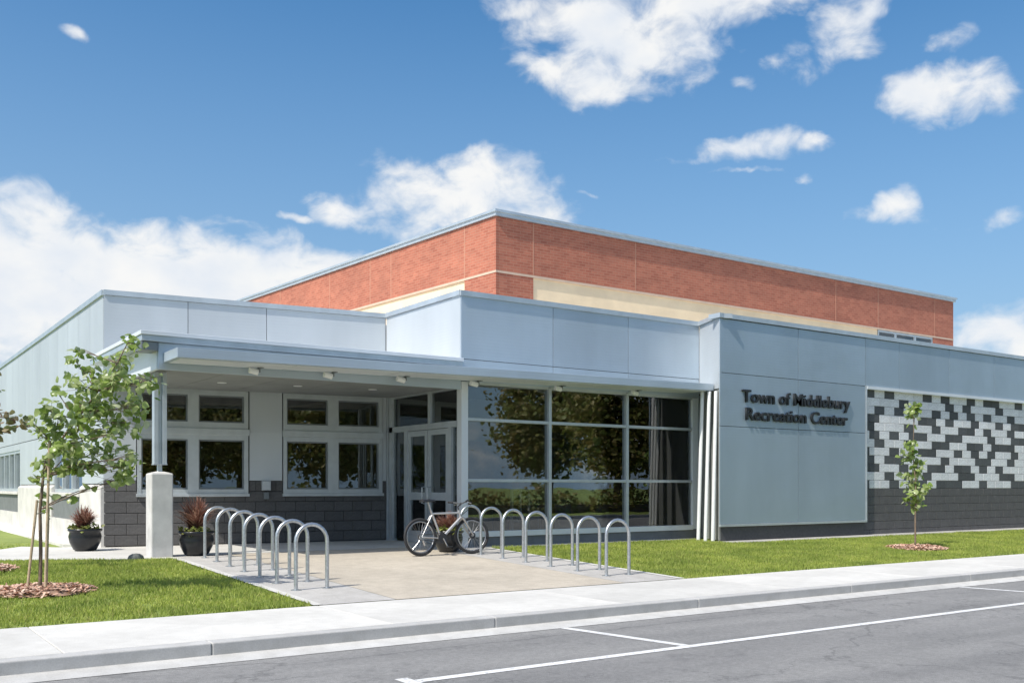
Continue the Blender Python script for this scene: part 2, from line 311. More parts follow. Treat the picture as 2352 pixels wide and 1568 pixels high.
sheet('gutter', 'gutter_pan', -80, 140, 8.38, 8.66, -.144, 1, 1, lambda x, y: -.002 if y < 8.5 else .038)
kb = part('kerb', MB().box(-80, 140, 8.66, 8.80, -.40, -.02), 'joint', None, kind='structure')
kx = -20.0
seg = MB().box(-1.498, 1.498, -.085, .085, -.24, .13).mesh('kerb_segment', 'concrete_kerb')
for i in range(34):
    s_ = link('kerb_segment', seg, kb, (4.23+3.0*(i-9), 8.70, -.132)); b_ = s_.modifiers.new('b', 'BEVEL'); b_.width = .014; b_.segments = 3
pv = part('pavement', MB().box(-80, 140, 8.78, 10.62, -.40, -.014), 'joint', None, kind='structure')
slab = MB().box(-1.522, 1.522, -.915, .915, -.08, 0).mesh('paving_slab', 'concrete_walk')
for i in range(30):
    s_ = link('paving_slab', slab, pv, (4.6+1.525+3.05*(i-8), 9.70, 0.0)); b_ = s_.modifiers.new('b', 'BEVEL'); b_.width = .008; b_.segments = 2
# plaza
sheet('plaza', 'aggregate', 5.62, 9.28, 10.62, 17.0, .004)
sheet('plaza_band_left', 'grey_band', 4.66, 5.612, 10.62, 17.0, .004)
sheet('plaza_band_right', 'grey_band', 9.288, 10.36, 10.62, 17.0, .004)
sheet('plaza_edging_left', 'concrete_walk', 4.54, 4.655, 10.62, 16.3, .008)
sheet('plaza_edging_right', 'concrete_walk', 10.365, 10.48, 10.62, 15.9, .008)
m = MB(); m.prism([(10.36, 17.005), (10.36, 19.6), (4.2, 20.6), (3.55, 20.75), (3.0, 21.4), (2.45, 20.5), (-1, 22.3), (-14, 29.0), (-14, 26.3), (-1, 19.3), (2.2, 17.65), (4.2, 16.56), (4.66, 16.3), (4.66, 17.005)][::-1], -.1, .198)
part('path', m, 'concrete_walk', None, kind='structure')
part('wall_footing', MB().prism([(3.7, 21.0), (4.3, 20.6), (4.3, 40), (3.95, 40)], -.4, lambda x, y: zg(x, y)+.05), 'concrete_base', None, kind='structure')
sheet('lawn_left', 'turf', -40, 4.66, 10.62, 60, -.012, 10, 60)
sheet('lawn_right', 'turf', 10.36, 90, 10.62, 16.4, -.012, 6, 12)
part('gravel_strip', MB().prism([(16.0, 14.82), (60, 14.82), (60, 15.3), (16.0, 15.3)], .1, lambda x, y: zg(x, y)+.008), 'grey_band', None, kind='structure')
part('plinth_strip', MB().prism([(10.37, 15.95), (16.2, 15.95), (16.2, 16.4), (10.37, 16.4)], .1, lambda x, y: zg(x, y)+.008), 'grey_band', None, kind='structure')
# verge, walk and lawn across the street
sheet('verge_far', 'turf', -80, 140, -70, -4.45, -.03, 1, 1, flat)
part('kerb_far', MB().box(-80, 140, -4.45, -4.2, -.4, 0), 'concrete_kerb', None, kind='structure')
def paint(name, lab, pts):
    o = part(name, MB().poly([(x, y, -.146) for x, y in pts]), 'road_paint', None); o['label'] = lab; o['category'] = 'road marking'; return o
paint('bay_line', 'long white stripe along the road marking the parking lane', [(3.75, 6.68), (60, 6.68), (60, 6.79), (3.75, 6.79)])
for x, lab in ((6.55, 'short white cross stripe meeting the long parking stripe near the picture centre'), (14.15, 'short white cross stripe near the right edge of the road')):
    paint('bay_cross_line', lab, [(x+.10, 6.795), (x+.21, 6.795), (x-.03, 8.376), (x-.14, 8.376)])
paint('bay_end_line', 'white cross stripe where the long parking stripe begins at the bottom edge', [(3.63, 4.4), (3.745, 4.4), (3.745, 6.9), (3.63, 6.9)])

# grass blades
def in_path(x, y):
    lo = np.where(x > 2.2, 17.65+(x-2.2)*(16.4-17.65)/2.4, 17.65+(2.2-x)*.53); hi = np.where(x > 2.45, 20.5+(x-2.45)*1.6, 20.5+(2.45-x)*.53)
    return (y > lo-.03) & (y < hi+.03)
TREES = {'a': (2.06, 13.2, .62), 'b': (1.62, 15.9, .55), 'c': (19.0, 12.35, .62)}
def grass(n, x0, x1, y0, y1, keep):
    x = rng.uniform(x0, x1, n); y = rng.uniform(y0, y1, n); k = keep(x, y)
    for (tx, ty, tr) in TREES.values(): k &= ((x-tx)**2/1.0+(y-ty)**2 > (tr*.97+rng.uniform(-.05, .05, n))**2)
    x, y = x[k], y[k]; n = len(x); t = np.clip((y-10.6)/5.4, 0, 1); z = .19*t-np.where((x < 4.3) & (y > 21), .02*np.clip(y-21, 0, 10), 0)-.014
    return x, y, z
pts = [grass(52000, -3.5, 4.53, 10.64, 20.5, lambda x, y: ~in_path(x, y)), grass(9000, -3.5, 3.8, 20.5, 34, lambda x, y: (~in_path(x, y)) & (x < 3.75)), grass(78000, 10.50, 30, 10.64, 15.94, lambda x, y: ((x > 16.0) & (y < 14.8)) | ((x < 16.0) & (y < 15.93)))]
x, y, z = (np.concatenate([p[i] for p in pts]) for i in range(3)); nt = len(x)
V, Fc = [], []; off = 0
clump = np.sin(x*2.1+1.3*np.sin(y*1.7))*np.sin(y*2.6+np.sin(x*1.3))
for b in range(3):
    th = rng.uniform(0, 2*np.pi, nt); h = rng.uniform(.032, .062, nt)*(1+.22*clump); w = rng.uniform(.005, .011, nt); ox, oy = rng.normal(0, .02, (2, nt)); lean = rng.uniform(.1, .75, nt)*h; la = rng.uniform(0, 2*np.pi, nt)
    cx, cy = np.cos(th)*w, np.sin(th)*w
    A = np.stack([x+ox-cx, y+oy-cy, z], 1); B = np.stack([x+ox+cx, y+oy+cy, z], 1); T = np.stack([x+ox+np.cos(la)*lean, y+oy+np.sin(la)*lean, z+h], 1)
    V.append(np.stack([A, B, T], 1).reshape(-1, 3))
V = np.concatenate(V); Fc = np.arange(len(V)).reshape(-1, 3)
go = link('grass', tri_mesh('grass', V, Fc, 'grass_blade'), kind='stuff'); go['label'] = 'short mown green grass on the lawns beside the plaza'; go['category'] = 'grass'

# ------------------------------------------------------------------ low metal-clad building
YS, YG = 15.2, 16.28
bld = thing('recreation_building', 'low silver metal-clad recreation building with glazed entrance, canopy and black-white block wall', 'building', (12, 18, .19))
P0, P1 = Vector((4.28, 20.2)), Vector((10.04, 19.44)); WL = (P1-P0).length; ew = (P1-P0)/WL; nw = Vector((ew.y, -ew.x)); WA = math.atan2(ew.y, ew.x)
if nw.y > 0: nw = -nw
def wp(s, t, z): p = P0+ew*s+nw*t; return (p.x, p.y, z)
def wbox(m, s0, s1, t0, t1, z0, z1): return m.hexa([wp(s0,t1,z0), wp(s1,t1,z0), wp(s1,t0,z0), wp(s0,t0,z0), wp(s0,t1,z1), wp(s1,t1,z1), wp(s1,t0,z1), wp(s0,t0,z1)])
G = .006
# --- sign wall
sw = part('sign_wall', MB().prism([(16.13, 15.232), (21.27, 15.232), (21.27, 15.5), (16.34, 15.5)], .18, 5.1), 'dark_mortar', bld)
for (x0, x1) in ((16.06, 18.70), (18.70, 21.27)):
    for (z0, z1) in ((.545, 2.72), (2.72, 3.90), (3.90, 5.10)):
        part('metal_panel', MB().box(x0+G, x1-G, YS, YS+.03, z0+G, z1-G), 'slate_panel', sw, bevel=.003)
part('bottom_trim', MB().box(16.06, 21.30, YS-.025, YS+.03, .49, .545), 'coping_metal', sw, bevel=.004)
part('edge_trim', MB().box(21.272, 21.31, YS-.02, YS+.16, .49, 3.92), 'coping_metal', sw)
# --- mosaic block wall
YM = YS+.10
mw = part('mosaic_wall', MB().box(21.31, 34.0, YM+.012, YM+.25, .10, 3.92), 'mortar', bld)
part('lintel_trim', MB().box(21.31, 34.0, YS-.03, YM+.10, 3.83, 3.905), 'white_metal', mw)
U, RH = .2097, .2095; XM = 21.33
DARK = [[(0,2),(4,6),(12,14),(16,18),(22,24),(26,30),(34,36)], [(7,9),(17,19),(21,23),(29,31)], [(2,4),(6,8),(14,16),(18,20),(22,24),(26,28),(32,34)],
        [(0,3),(11,15),(17,19),(23,25),(29,31),(33,37)], [(0,2),(8,10),(14,16),(20,24),(26,28),(32,34)], [(1,3),(5,7),(9,13),(17,21),(27,29),(33,37)],
        [(2,4),(8,10),(14,18),(22,26),(28,34)], [(0,1),(5,7),(11,15),(19,21),(23,25),(27,29),(33,35)], [(0,2),(4,8),(16,18),(24,28),(32,34)],
        [(0,3),(7,9),(13,17),(19,23),(25,27),(29,31)], [(4,6),(8,10),(12,14),(20,24),(30,34)], [(0,1),(5,7),(9,13),(15,21),(25,27),(33,37)]]
def chamfer_block(L, H, T, c=.006):
    m = MB(); l, h = L/2, H/2
    f = [(-l+c, -T, -h+c), (l-c, -T, -h+c), (l-c, -T, h-c), (-l+c, -T, h-c)]; e = [(-l, -T+c, -h), (l, -T+c, -h), (l, -T+c, h), (-l, -T+c, h)]; b = [(-l, .01, -h), (l, .01, -h), (l, .01, h), (-l, .01, h)]
    m.v = f+e+b; m.f = [(0,1,2,3)]
    for i in range(4): j = (i+1) % 4; m.f += [(4+i, 4+j, j, i), (8+i, 8+j, 4+j, 4+i)]
    return m
JT = .007
BM = {(k, c): chamfer_block(k*U-JT, RH-JT, .02).mesh('block', c) for k in (1, 2) for c in ('white_block', 'dark_block', 'base_block')}
TOPZ = 3.85
stuff = MB(); stuff_w = MB()
def add_stuff(dst, x, y, z, k):
    m = chamfer_block(k*U-JT, RH-JT, .02); b = len(dst.v); dst.v += [(x+p[0], y+p[1], z+p[2]) for p in m.v]; dst.f += [tuple(b+i for i in f) for f in m.f]
for r, row in enumerate(DARK):
    z0 = TOPZ-(r+.5)*RH; k = 0
    if r % 2: cells = [(0, 1)]+[(i, 2) for i in range(1, 36, 2)]
    else: cells = [(i, 2) for i in range(0, 37, 2)]
    for (i, n) in cells:
        dark = any(a <= i+.5 and i+n-.5 <= b for a, b in row)
        zz = z0-.012 if r == 0 else z0
        link('block', BM[(n, 'dark_block' if dark else 'white_block')], mw, (XM+(i+n/2)*U, YM+random.uniform(-.0015, .0015), z0))
    for i in range(38-(r % 2), 60, 2): add_stuff(stuff if (i*7+r*3) % 5 < 2 else stuff_w, XM+(i+1)*U, YM, z0, 2)
for r in range(12, 18):
    z0 = TOPZ-(r+.5)*RH
    for i in range(-(r % 2), 60, 2):
        if i < 0: add_stuff(stuff, XM+.5*U, YM, z0, 1)
        else: add_stuff(stuff, XM+(i+1)*U, YM, z0, 2)
for r in range(2):
    z0 = .49-(r+.5)*RH
    for i in range(24): add_stuff(stuff, 16.14+(i+1-(r % 2)*.0)*U, YS+.06, z0, 1 if i % 2 else 1)
part('block_courses', stuff, 'base_block', bld, kind='stuff'); part('white_block_courses', stuff_w, 'white_block', bld, kind='stuff')
uw = part('upper_wall', MB().box(21.31, 46.0, YS+.04, YS+.5, 3.90, 5.10), 'dark_mortar', bld)
xs = [21.27, 22.68, 24.95, 27.2, 29.5, 31.8, 34.1, 37, 40, 43, 46]
for x0, x1 in zip(xs, xs[1:]): part('metal_panel', MB().box(x0+G, x1-G, YS, YS+.03, 3.91, 5.10), 'slate_panel', uw, bevel=.003)
part('end_wall', MB().box(34.0, 46.0, YM, YM+.3, .1, 3.90), 'base_block', bld)
# --- return between the glazing and the sign wall (a slanting side panel)
rt = part('return_wall', MB().prism([(16.10, 15.25), (16.6, 16.3), (16.9, 16.3), (16.5, 15.25)], .19, 3.62), 'soffit', bld)
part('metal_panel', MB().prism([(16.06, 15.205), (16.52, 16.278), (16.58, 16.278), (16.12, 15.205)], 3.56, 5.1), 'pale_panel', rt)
for xt, xb, yp in ((15.99, 15.86, 15.66), (16.045, 15.92, 15.50), (16.09, 15.985, 15.34)):
    part('return_post', MB().tube([(xb, yp, .12), (xt, yp, 3.50)], .042, 14), 'white_paint', bld, smooth=True)
# --- glazing under the upper wall
gu = part('glazing_head_wall', MB().box(10.05, 16.52, YG+.035, YG+.3, 3.42, 5.10), 'dark_mortar', bld)
for x0, x1 in ((10.02, 12.27), (12.27, 14.34), (14.34, 16.52)):
    part('metal_panel', MB().box(x0+G, x1-G, YG, YG+.03, 3.875, 5.10), 'silver_panel', gu, bevel=.003); part('metal_panel', MB().box(x0+G, x1-G, YG, YG+.03, 3.44, 3.863), 'silver_panel', gu, bevel=.003)
cw = part('curtain_wall', MB().box(10.03, 16.5, YG+.02, YG+.16, .19, .385), 'grey_panel', bld)
mxs = [10.10, 12.20, 14.32, 16.40]; mzs = [.44, 1.50, 2.70, 3.42]
for i, xx in enumerate(mxs):
    w_ = .075 if i == 0 else .085 if i == 3 else .035
    part('mullion', MB().box(xx-w_, xx+w_, YG+(-.02 if i == 0 else .0), YG+.15, .40 if i else .19, 3.43), 'white_metal' if i in (0, 3) else 'alu_frame', cw, bevel=.004)
for j, zz in enumerate(mzs):
    for i in range(3):
        h_ = .055 if j == 0 else .03
        part('transom', MB().box(mxs[i]+(.075 if i == 0 else .035)+.001, mxs[i+1]-(.086 if i == 2 else .036), YG+(-.015 if j == 0 else .01), YG+.14, zz-h_, zz+h_), 'white_metal' if j == 0 else 'alu_frame', cw, bevel=.004)
for i in range(3):
    for j in range(3): part('pane', MB().box(mxs[i]+.03, mxs[i+1]-.03, YG+.07, YG+.085, mzs[j]+.02, mzs[j+1]-.02), 'glass', cw)
part('jamb_panel', MB().prism([(16.485, YG+.03), (16.56, YG+.03), (16.9, YG+.3), (16.485, YG+.3)], .19, 3.5), 'coping_metal', bld)
# --- return above the canopy, entrance wall below
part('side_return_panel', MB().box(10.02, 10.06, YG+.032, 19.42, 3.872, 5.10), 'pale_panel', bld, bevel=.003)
XE = 10.06
ew_ = part('entrance_frame', MB().box(XE, XE+.12, 16.42, 19.36, 2.56, 2.68).box(XE, XE+.12, 16.42, 19.36, 3.30, 3.45).box(XE, XE+.12, 18.55, 18.68, .19, 2.56).box(XE, XE+.12, 19.22, 19.36, .19, 3.30).box(XE, XE+.12, 16.72, 16.84, .19, 2.56).box(XE, XE+.12, 16.42, 16.50, .19, 3.30).box(XE, XE+.12, 17.55, 17.65, 2.68, 3.30), 'alu_frame', bld)
for (y0, y1, z0, z1) in ((16.50, 17.55, 2.68, 3.30), (17.65, 19.22, 2.68, 3.30), (16.50, 16.72, .25, 2.56), (18.68, 19.22, .25, 2.56)):
    part('pane', MB().box(XE+.05, XE+.062, y0, y1, z0, z1), 'glass', ew_)
for (y0, y1, hy) in ((17.70, 18.54, 17.80), (16.85, 17.68, 17.58)):
    d_ = part('entrance_door', MB().box(XE+.02, XE+.07, y0, y0+.11, .21, 2.55).box(XE+.02, XE+.07, y1-.11, y1, .21, 2.55).box(XE+.02, XE+.07, y0+.11, y1-.11, .21, .45).box(XE+.02, XE+.07, y0+.11, y1-.11, 2.44, 2.55).box(XE+.02, XE+.07, y0+.11, y1-.11, 1.10, 1.26), 'alu_frame', bld)
    part('handle', MB().tube([(XE+.02, hy, 1.02), (XE-.05, hy, 1.04), (XE-.05, hy, 1.36), (XE+.02, hy, 1.38)], .014, 8), 'galv', d_)
    part('pane', MB().box(XE+.04, XE+.05, y0+.10, y1-.10, .44, 1.11).box(XE+.04, XE+.05, y0+.10, y1-.10, 1.25, 2.45), 'glass', d_)
# --- wing front (turned a few degrees)
fw = part('wing_front_wall', wbox(wbox(wbox(wbox(MB(), 0.04, .615, -.26, -.03, .15, 5.10), 2.775, 3.505, -.26, -.03, .15, 5.10), 5.70, 5.80, -.26, -.03, .15, 5.10), .615, 2.775, -.26, -.03, .15, 1.22), 'dark_mortar', bld)
for q in ((3.505, 5.70, .15, 1.22), (.615, 2.775, 3.36, 5.10), (3.505, 5.70, 3.36, 5.10)): part('wing_spandrel', wbox(MB(), q[0], q[1], -.26, -.03, q[2], q[3]), 'dark_mortar', bld)
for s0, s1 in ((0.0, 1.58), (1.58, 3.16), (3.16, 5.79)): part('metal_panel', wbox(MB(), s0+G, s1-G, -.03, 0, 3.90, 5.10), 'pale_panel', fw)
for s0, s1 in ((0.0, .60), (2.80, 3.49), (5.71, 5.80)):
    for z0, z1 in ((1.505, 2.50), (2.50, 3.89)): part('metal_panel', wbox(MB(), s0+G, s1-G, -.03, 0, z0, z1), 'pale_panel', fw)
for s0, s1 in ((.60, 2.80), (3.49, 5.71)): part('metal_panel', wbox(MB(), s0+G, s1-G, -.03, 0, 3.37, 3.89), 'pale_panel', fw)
part('corner_trim', wbox(MB(), 5.80, 5.90, -.05, .03, .19, 3.42), 'alu_frame', fw)
nb = 0
for r in range(6):
    z0 = 1.495-(r+.5)*.2135; i = -(r % 2)*.5
    while i*2*U < 5.78:
        a = max(i*2*U, 0.0); b = min((i+1)*2*U, 5.79); i += 1
        if z0 > 1.25:   # the top course only stands between the windows
            segs = [(max(a, q0), min(b, q1)) for q0, q1 in ((0, .60), (2.80, 3.49), (5.71, 5.79))]
        else: segs = [(a, b)]
        for (a_, b_) in segs:
            if b_-a_ < .06: continue
            if abs((b_-a_)-2*U) < .01: me = BM[(2, 'base_block')]
            else: me = chamfer_block(b_-a_-JT, RH-JT, .02).mesh('block', 'base_block')
            p = wp((a_+b_)/2, -.02, z0); link('block', me, fw, p, WA)
for g, (s0, s1, c0, c1) in enumerate(((.615, 2.775, 1.575, 1.785), (3.505, 5.70, 4.47, 4.70))):
    lab = 'window under the canopy '+('nearest the concrete pier' if g == 0 else 'nearest the entrance doors')
    fr = MB()
    for (a, b) in ((s0, s0+.075), (c0, c1), (s1-.08, s1)): wbox(fr, a, b, -.10, .03, 1.22, 3.345)
    for (a, b) in ((s0+.075, c0), (c1, s1-.08)):
        for z0, z1 in ((1.22, 1.325), (2.335, 2.69), (3.24, 3.345)): wbox(fr, a, b, -.09, .02, z0, z1)
    wd = part('window', fr, 'alu_frame', bld, label=lab)
    part('sill', wbox(MB(), s0-.02, s1+.02, -.06, .075, 1.175, 1.235), 'alu_frame', wd, bevel=.005)
    part('mid_sill', wbox(MB(), s0-.02, s1+.02, .021, .065, 2.43, 2.56), 'alu_frame', wd, bevel=.005)
    for (a, b) in ((s0+.075, c0), (c1, s1-.08)):
        for z0, z1 in ((1.325, 2.335), (2.69, 3.24)):
            part('pane', wbox(MB(), a-.005, b+.005, -.05, -.04, z0-.005, z1+.005), 'glass', wd)
            wbox(fr, a, b, 0, 0, 0, 0) if False else None
            rim = MB(); e = .03
            for q in ((a, a+e, z0, z1), (b-e, b, z0, z1), (a+e, b-e, z0, z0+e), (a+e, b-e, z1-e, z1)): wbox(rim, q[0], q[1], -.07, -.02, q[2], q[3])
            part('sash', rim, 'dark_frame', wd)
bx_ = part('wall_box', wbox(MB(), 3.05, 3.23, .0, .09, 1.30, 1.50), 'alu_frame', bld, bevel=.01); part('outlet', wbox(MB(), 3.09, 3.19, .005, .07, 1.12, 1.26), 'dark_frame', bx_)
# --- wing side wall
XW = 4.28
sd = part('wing_side_wall', MB().box(XW+.03, XW+.3, 20.25, 22.2, 0, 5.1).box(XW+.03, XW+.3, 25.5, 30.7, 0, 5.1).box(XW+.03, XW+.3, 36, 46, 0, 5.1).box(XW+.03, XW+.3, 22.2, 25.5, 0, 1.24).box(XW+.03, XW+.3, 30.7, 36, 0, 1.24).box(XW+.03, XW+.3, 22.2, 25.5, 2.42, 5.1).box(XW+.03, XW+.3, 30.7, 36, 2.42, 5.1), 'dark_mortar', bld)
yy = 20.22
for k in range(22):
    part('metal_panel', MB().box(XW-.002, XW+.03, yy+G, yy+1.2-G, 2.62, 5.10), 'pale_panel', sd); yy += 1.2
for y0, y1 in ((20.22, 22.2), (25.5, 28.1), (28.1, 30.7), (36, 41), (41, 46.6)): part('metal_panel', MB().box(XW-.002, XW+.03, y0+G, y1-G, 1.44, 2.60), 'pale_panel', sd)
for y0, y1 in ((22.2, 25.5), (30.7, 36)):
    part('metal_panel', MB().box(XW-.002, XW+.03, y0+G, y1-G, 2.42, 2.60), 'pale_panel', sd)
    wd = part('window', MB().box(XW+.02, XW+.12, y0, y0+.07, 1.25, 2.42).box(XW+.02, XW+.12, y1-.07, y1, 1.25, 2.42).box(XW+.02, XW+.12, y0+.07, y1-.07, 1.25, 1.33).box(XW+.02, XW+.12, y0+.07, y1-.07, 2.34, 2.42), 'alu_frame', bld, label='side window facing the lawn, '+('nearer' if y0 < 25 else 'farther')+' one')
    n_ = 3 if y0 < 25 else 5
    for q in range(1, n_): ym = y0+(y1-y0)*q/n_; part('mullion', MB().box(XW+.0, XW+.115, ym-.05, ym+.05, 1.33, 2.34), 'alu_frame', wd)
    for q in range(n_): ya = y0+(y1-y0)*q/n_; part('pane', MB().box(XW+.07, XW+.08, ya+.05, ya+(y1-y0)/n_-.05, 1.33, 2.34), 'glass', wd)
    part('sill', MB().box(XW-.09, XW+.03, y0-.05, y1+.05, 1.16, 1.245), 'concrete_base', wd, bevel=.01)
    part('apron_panel', MB().box(XW-.01, XW+.02, y0+.02, y1-.02, .66, 1.155), 'grey_panel', sd)
    part('plinth', MB().box(XW-.05, XW+.02, y0, y1, -.2, .655), 'concrete_base', sd)
for y0, y1 in ((20.20, 22.19), (25.51, 30.69), (36.01, 46)):
    part('concrete_pilaster', MB().hexa([(XW-.06, y0, -.2), (XW+.04, y0, -.2), (XW+.04, y1, -.2), (XW-.06, y1, -.2), (XW-.06, y0, 1.36), (XW+.04, y0, 1.435), (XW+.04, y1, 1.435), (XW-.06, y1, 1.36)]), 'concrete_base', sd, bevel=.015)
# --- copings
cp = MB()
def coping(pts, w0, w1, z0=5.10, z1=5.20):
    for a, b in zip(pts, pts[1:]):
        d = Vector((b[0]-a[0], b[1]-a[1])); d.normalize(); n = Vector((d.y, -d.x)); A, B = Vector(a[:2]), Vector(b[:2])
        p = [A+n*w0, B+n*w0, B-n*w1, A-n*w1]; cp.hexa([(*q, z0) for q in p]+[(*q, z1) for q in p])
part('roof', MB().prism([(4.5, 20.5), (10.2, 19.7), (10.3, 16.5), (16.8, 16.5), (16.6, 15.5), (45.9, 15.5), (45.9, 46), (4.5, 46)], 4.92, 5.0), 'roof_membrane', bld)
coping([(XW, 46), (XW, 20.2)], -.0+.04, .3); coping([(P0.x, P0.y), (P1.x+.02, P1.y)], .04, .3, 5.105, 5.205); coping([(10.02, 19.42), (10.02, 16.28)], .04, .3, 5.11, 5.21); coping([(10.0, YG), (16.55, YG)], .04, .3, 5.10, 5.20); coping([(16.52, 16.30), (16.06, 15.2)], .04, .3, 5.105, 5.205); coping([(16.02, YS), (46, YS)], .04, .3, 5.11, 5.21)
part('coping', cp, 'coping_metal', bld)
# --- canopy
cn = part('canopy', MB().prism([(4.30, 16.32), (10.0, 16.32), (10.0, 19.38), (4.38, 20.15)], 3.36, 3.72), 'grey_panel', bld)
part('fascia', MB().box(4.28, 10.015, YG-.02, YG+.04, 3.27, 3.70), 'silver_panel', cn, bevel=.004)
part('end_fascia', MB().prism([(4.27, YG+.041), (4.33, YG+.041), (4.33, 20.1), (4.27, 20.13)], 3.28, 3.70), 'white_metal', cn)
part('roof_edge', MB().prism([(4.0, YG-.10), (10.01, YG-.10), (10.01, 19.36), (4.02, 20.15)], 3.705, 3.80), 'coping_metal', cn, bevel=.006)
part('gutter_end', MB().box(4.0, 4.262, YG-.07, YG+.35, 3.56, 3.70), 'dark_frame', cn, bevel=.01)
part('drip_edge', MB().prism([(3.98, YG-.13), (10.012, YG-.13), (10.012, 19.35), (4.0, 20.14)], 3.802, 3.868), 'white_metal', cn, bevel=.006)
for k in range(5):
    x0, x1 = 4.40+k*1.12, 4.40+(k+1)*1.12
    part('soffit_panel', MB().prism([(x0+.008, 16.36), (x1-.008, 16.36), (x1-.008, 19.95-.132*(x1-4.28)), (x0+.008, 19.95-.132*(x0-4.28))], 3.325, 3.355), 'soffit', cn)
for (x, y) in ((5.95, 18.2), (7.35, 17.95), (8.85, 17.75)):
    part('downlight', MB().lathe([(.085, 3.315), (.085, 3.325), (.06, 3.327)], 16, (x, y, 0)), 'white_paint', cn)
ez = lambda x: 3.385+(x-4.36)*.0115
eb = part('canopy_eyebrow', MB().hexa([(4.36, 15.47, ez(4.36)), (16.15, 15.47, ez(16.03)), (16.48, YG-.025, ez(16.03)), (4.36, YG-.025, ez(4.36)), (4.36, 15.47, ez(4.36)+.155), (16.15, 15.47, ez(16.03)+.155), (16.48, YG-.025, ez(16.03)+.155), (4.36, YG-.025, ez(4.36)+.155)]), 'silver_panel', bld, bevel=.005)
for k in range(6): x0 = 4.42+k*1.93; part('underside_panel', MB().hexa([(x0+.01, 15.55, ez(x0)-.012), (x0+1.92, 15.55, ez(x0+1.92)-.012), (x0+1.92, 16.2, ez(x0+1.92)-.012), (x0+.01, 16.2, ez(x0)-.012), (x0+.01, 15.55, ez(x0)-.001), (x0+1.92, 15.55, ez(x0+1.92)-.001), (x0+1.92, 16.2, ez(x0+1.92)-.001), (x0+.01, 16.2, ez(x0)-.001)]), 'white_metal', eb)
for u_x in (5.85, 7.2, 8.65, 10.25, 12.3, 14.4):
    zc = ez(u_x)-.085
    sp = part('spotlight', MB().tube([(u_x-.13, 16.08, zc+.02), (u_x+.02, 16.08, zc-.01)], .05, 12), 'white_paint', bld, smooth=True)
    part('bracket', MB().box(u_x+.03, u_x+.06, 16.06, 16.10, zc-.01, zc+.10).box(u_x+.03, u_x+.10, 16.0, 16.16, zc+.06, zc+.068), 'dark_frame', sp)
# --- column on concrete pier
pr = (4.50, 17.02)
part('concrete_pier', MB().prism([(pr[0]-.18, pr[1]-.18), (pr[0]+.18, pr[1]-.18), (pr[0]+.18, pr[1]+.18), (pr[0]-.18, pr[1]+.18)], .1, 1.60), 'concrete_pier', bld, bevel=.02)
part('pier_cap', MB().lathe([(.235, 1.601), (.06, 1.635)], 4, (0, 0, 0)), 'concrete_pier', bld).matrix_basis = Matrix.Translation((pr[0]-12, pr[1]-18, -.19)) @ Matrix.Rotation(R(45), 4, 'Z')
colm = MB()
for sx in (-1, 1): colm.box(pr[0]+sx*.035+(-.07 if sx < 0 else 0), pr[0]+sx*.035+(0 if sx < 0 else .07), pr[1]-.07, pr[1]+.07, 1.76, 3.30)
colm.box(pr[0]-.034, pr[0]+.034, pr[1]-.02, pr[1]+.05, 1.76, 3.30)
cl = part('canopy_column', colm, 'coping_metal', bld, bevel=.004)
part('column_foot', MB().box(pr[0]-.035, pr[0]+.035, pr[1]-.03, pr[1]+.03, 1.62, 1.76).box(pr[0]-.11, pr[0]+.11, pr[1]-.085, pr[1]+.085, 1.745, 1.758), 'coping_metal', cl)
# --- interior
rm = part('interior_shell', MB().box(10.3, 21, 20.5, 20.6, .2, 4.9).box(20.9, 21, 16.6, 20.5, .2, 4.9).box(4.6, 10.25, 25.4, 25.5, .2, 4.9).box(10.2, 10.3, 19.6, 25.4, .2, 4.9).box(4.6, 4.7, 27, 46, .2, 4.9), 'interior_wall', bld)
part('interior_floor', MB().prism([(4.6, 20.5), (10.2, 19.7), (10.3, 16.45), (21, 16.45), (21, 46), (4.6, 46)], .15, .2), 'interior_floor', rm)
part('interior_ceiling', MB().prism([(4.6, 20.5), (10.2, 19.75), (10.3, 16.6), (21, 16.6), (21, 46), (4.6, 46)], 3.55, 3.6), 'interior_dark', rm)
cu = MB(); n_ = 60; b0 = []
for k in range(n_): a = k/(n_-1); b0.append((15.72+.62*a, 16.62+.035*math.sin(k*1.15)))
for (xa, ya), (xb, yb) in zip(b0, b0[1:]): cu.quad((xa, ya, .25), (xb, yb, .25), (xb, yb, 3.4), (xa, ya, 3.4))
cu_o = part('curtain', cu, 'curtain', bld, smooth=True); so = cu_o.modifiers.new('s', 'SOLIDIFY'); so.thickness = .006
part('display_board', MB().box(12.7, 14.3, 20.42, 20.495, 1.0, 2.5), 'poster', rm); part('display_board', MB().box(15.2, 17.6, 20.42, 20.495, 1.2, 2.8), 'blue_fabric', rm); part('display_board', MB().box(18.1, 19.6, 20.42, 20.495, .9, 2.6), 'wood', rm); part('display_board', MB().box(6.0, 7.6, 25.30, 25.39, 1.0, 2.4), 'poster', rm)

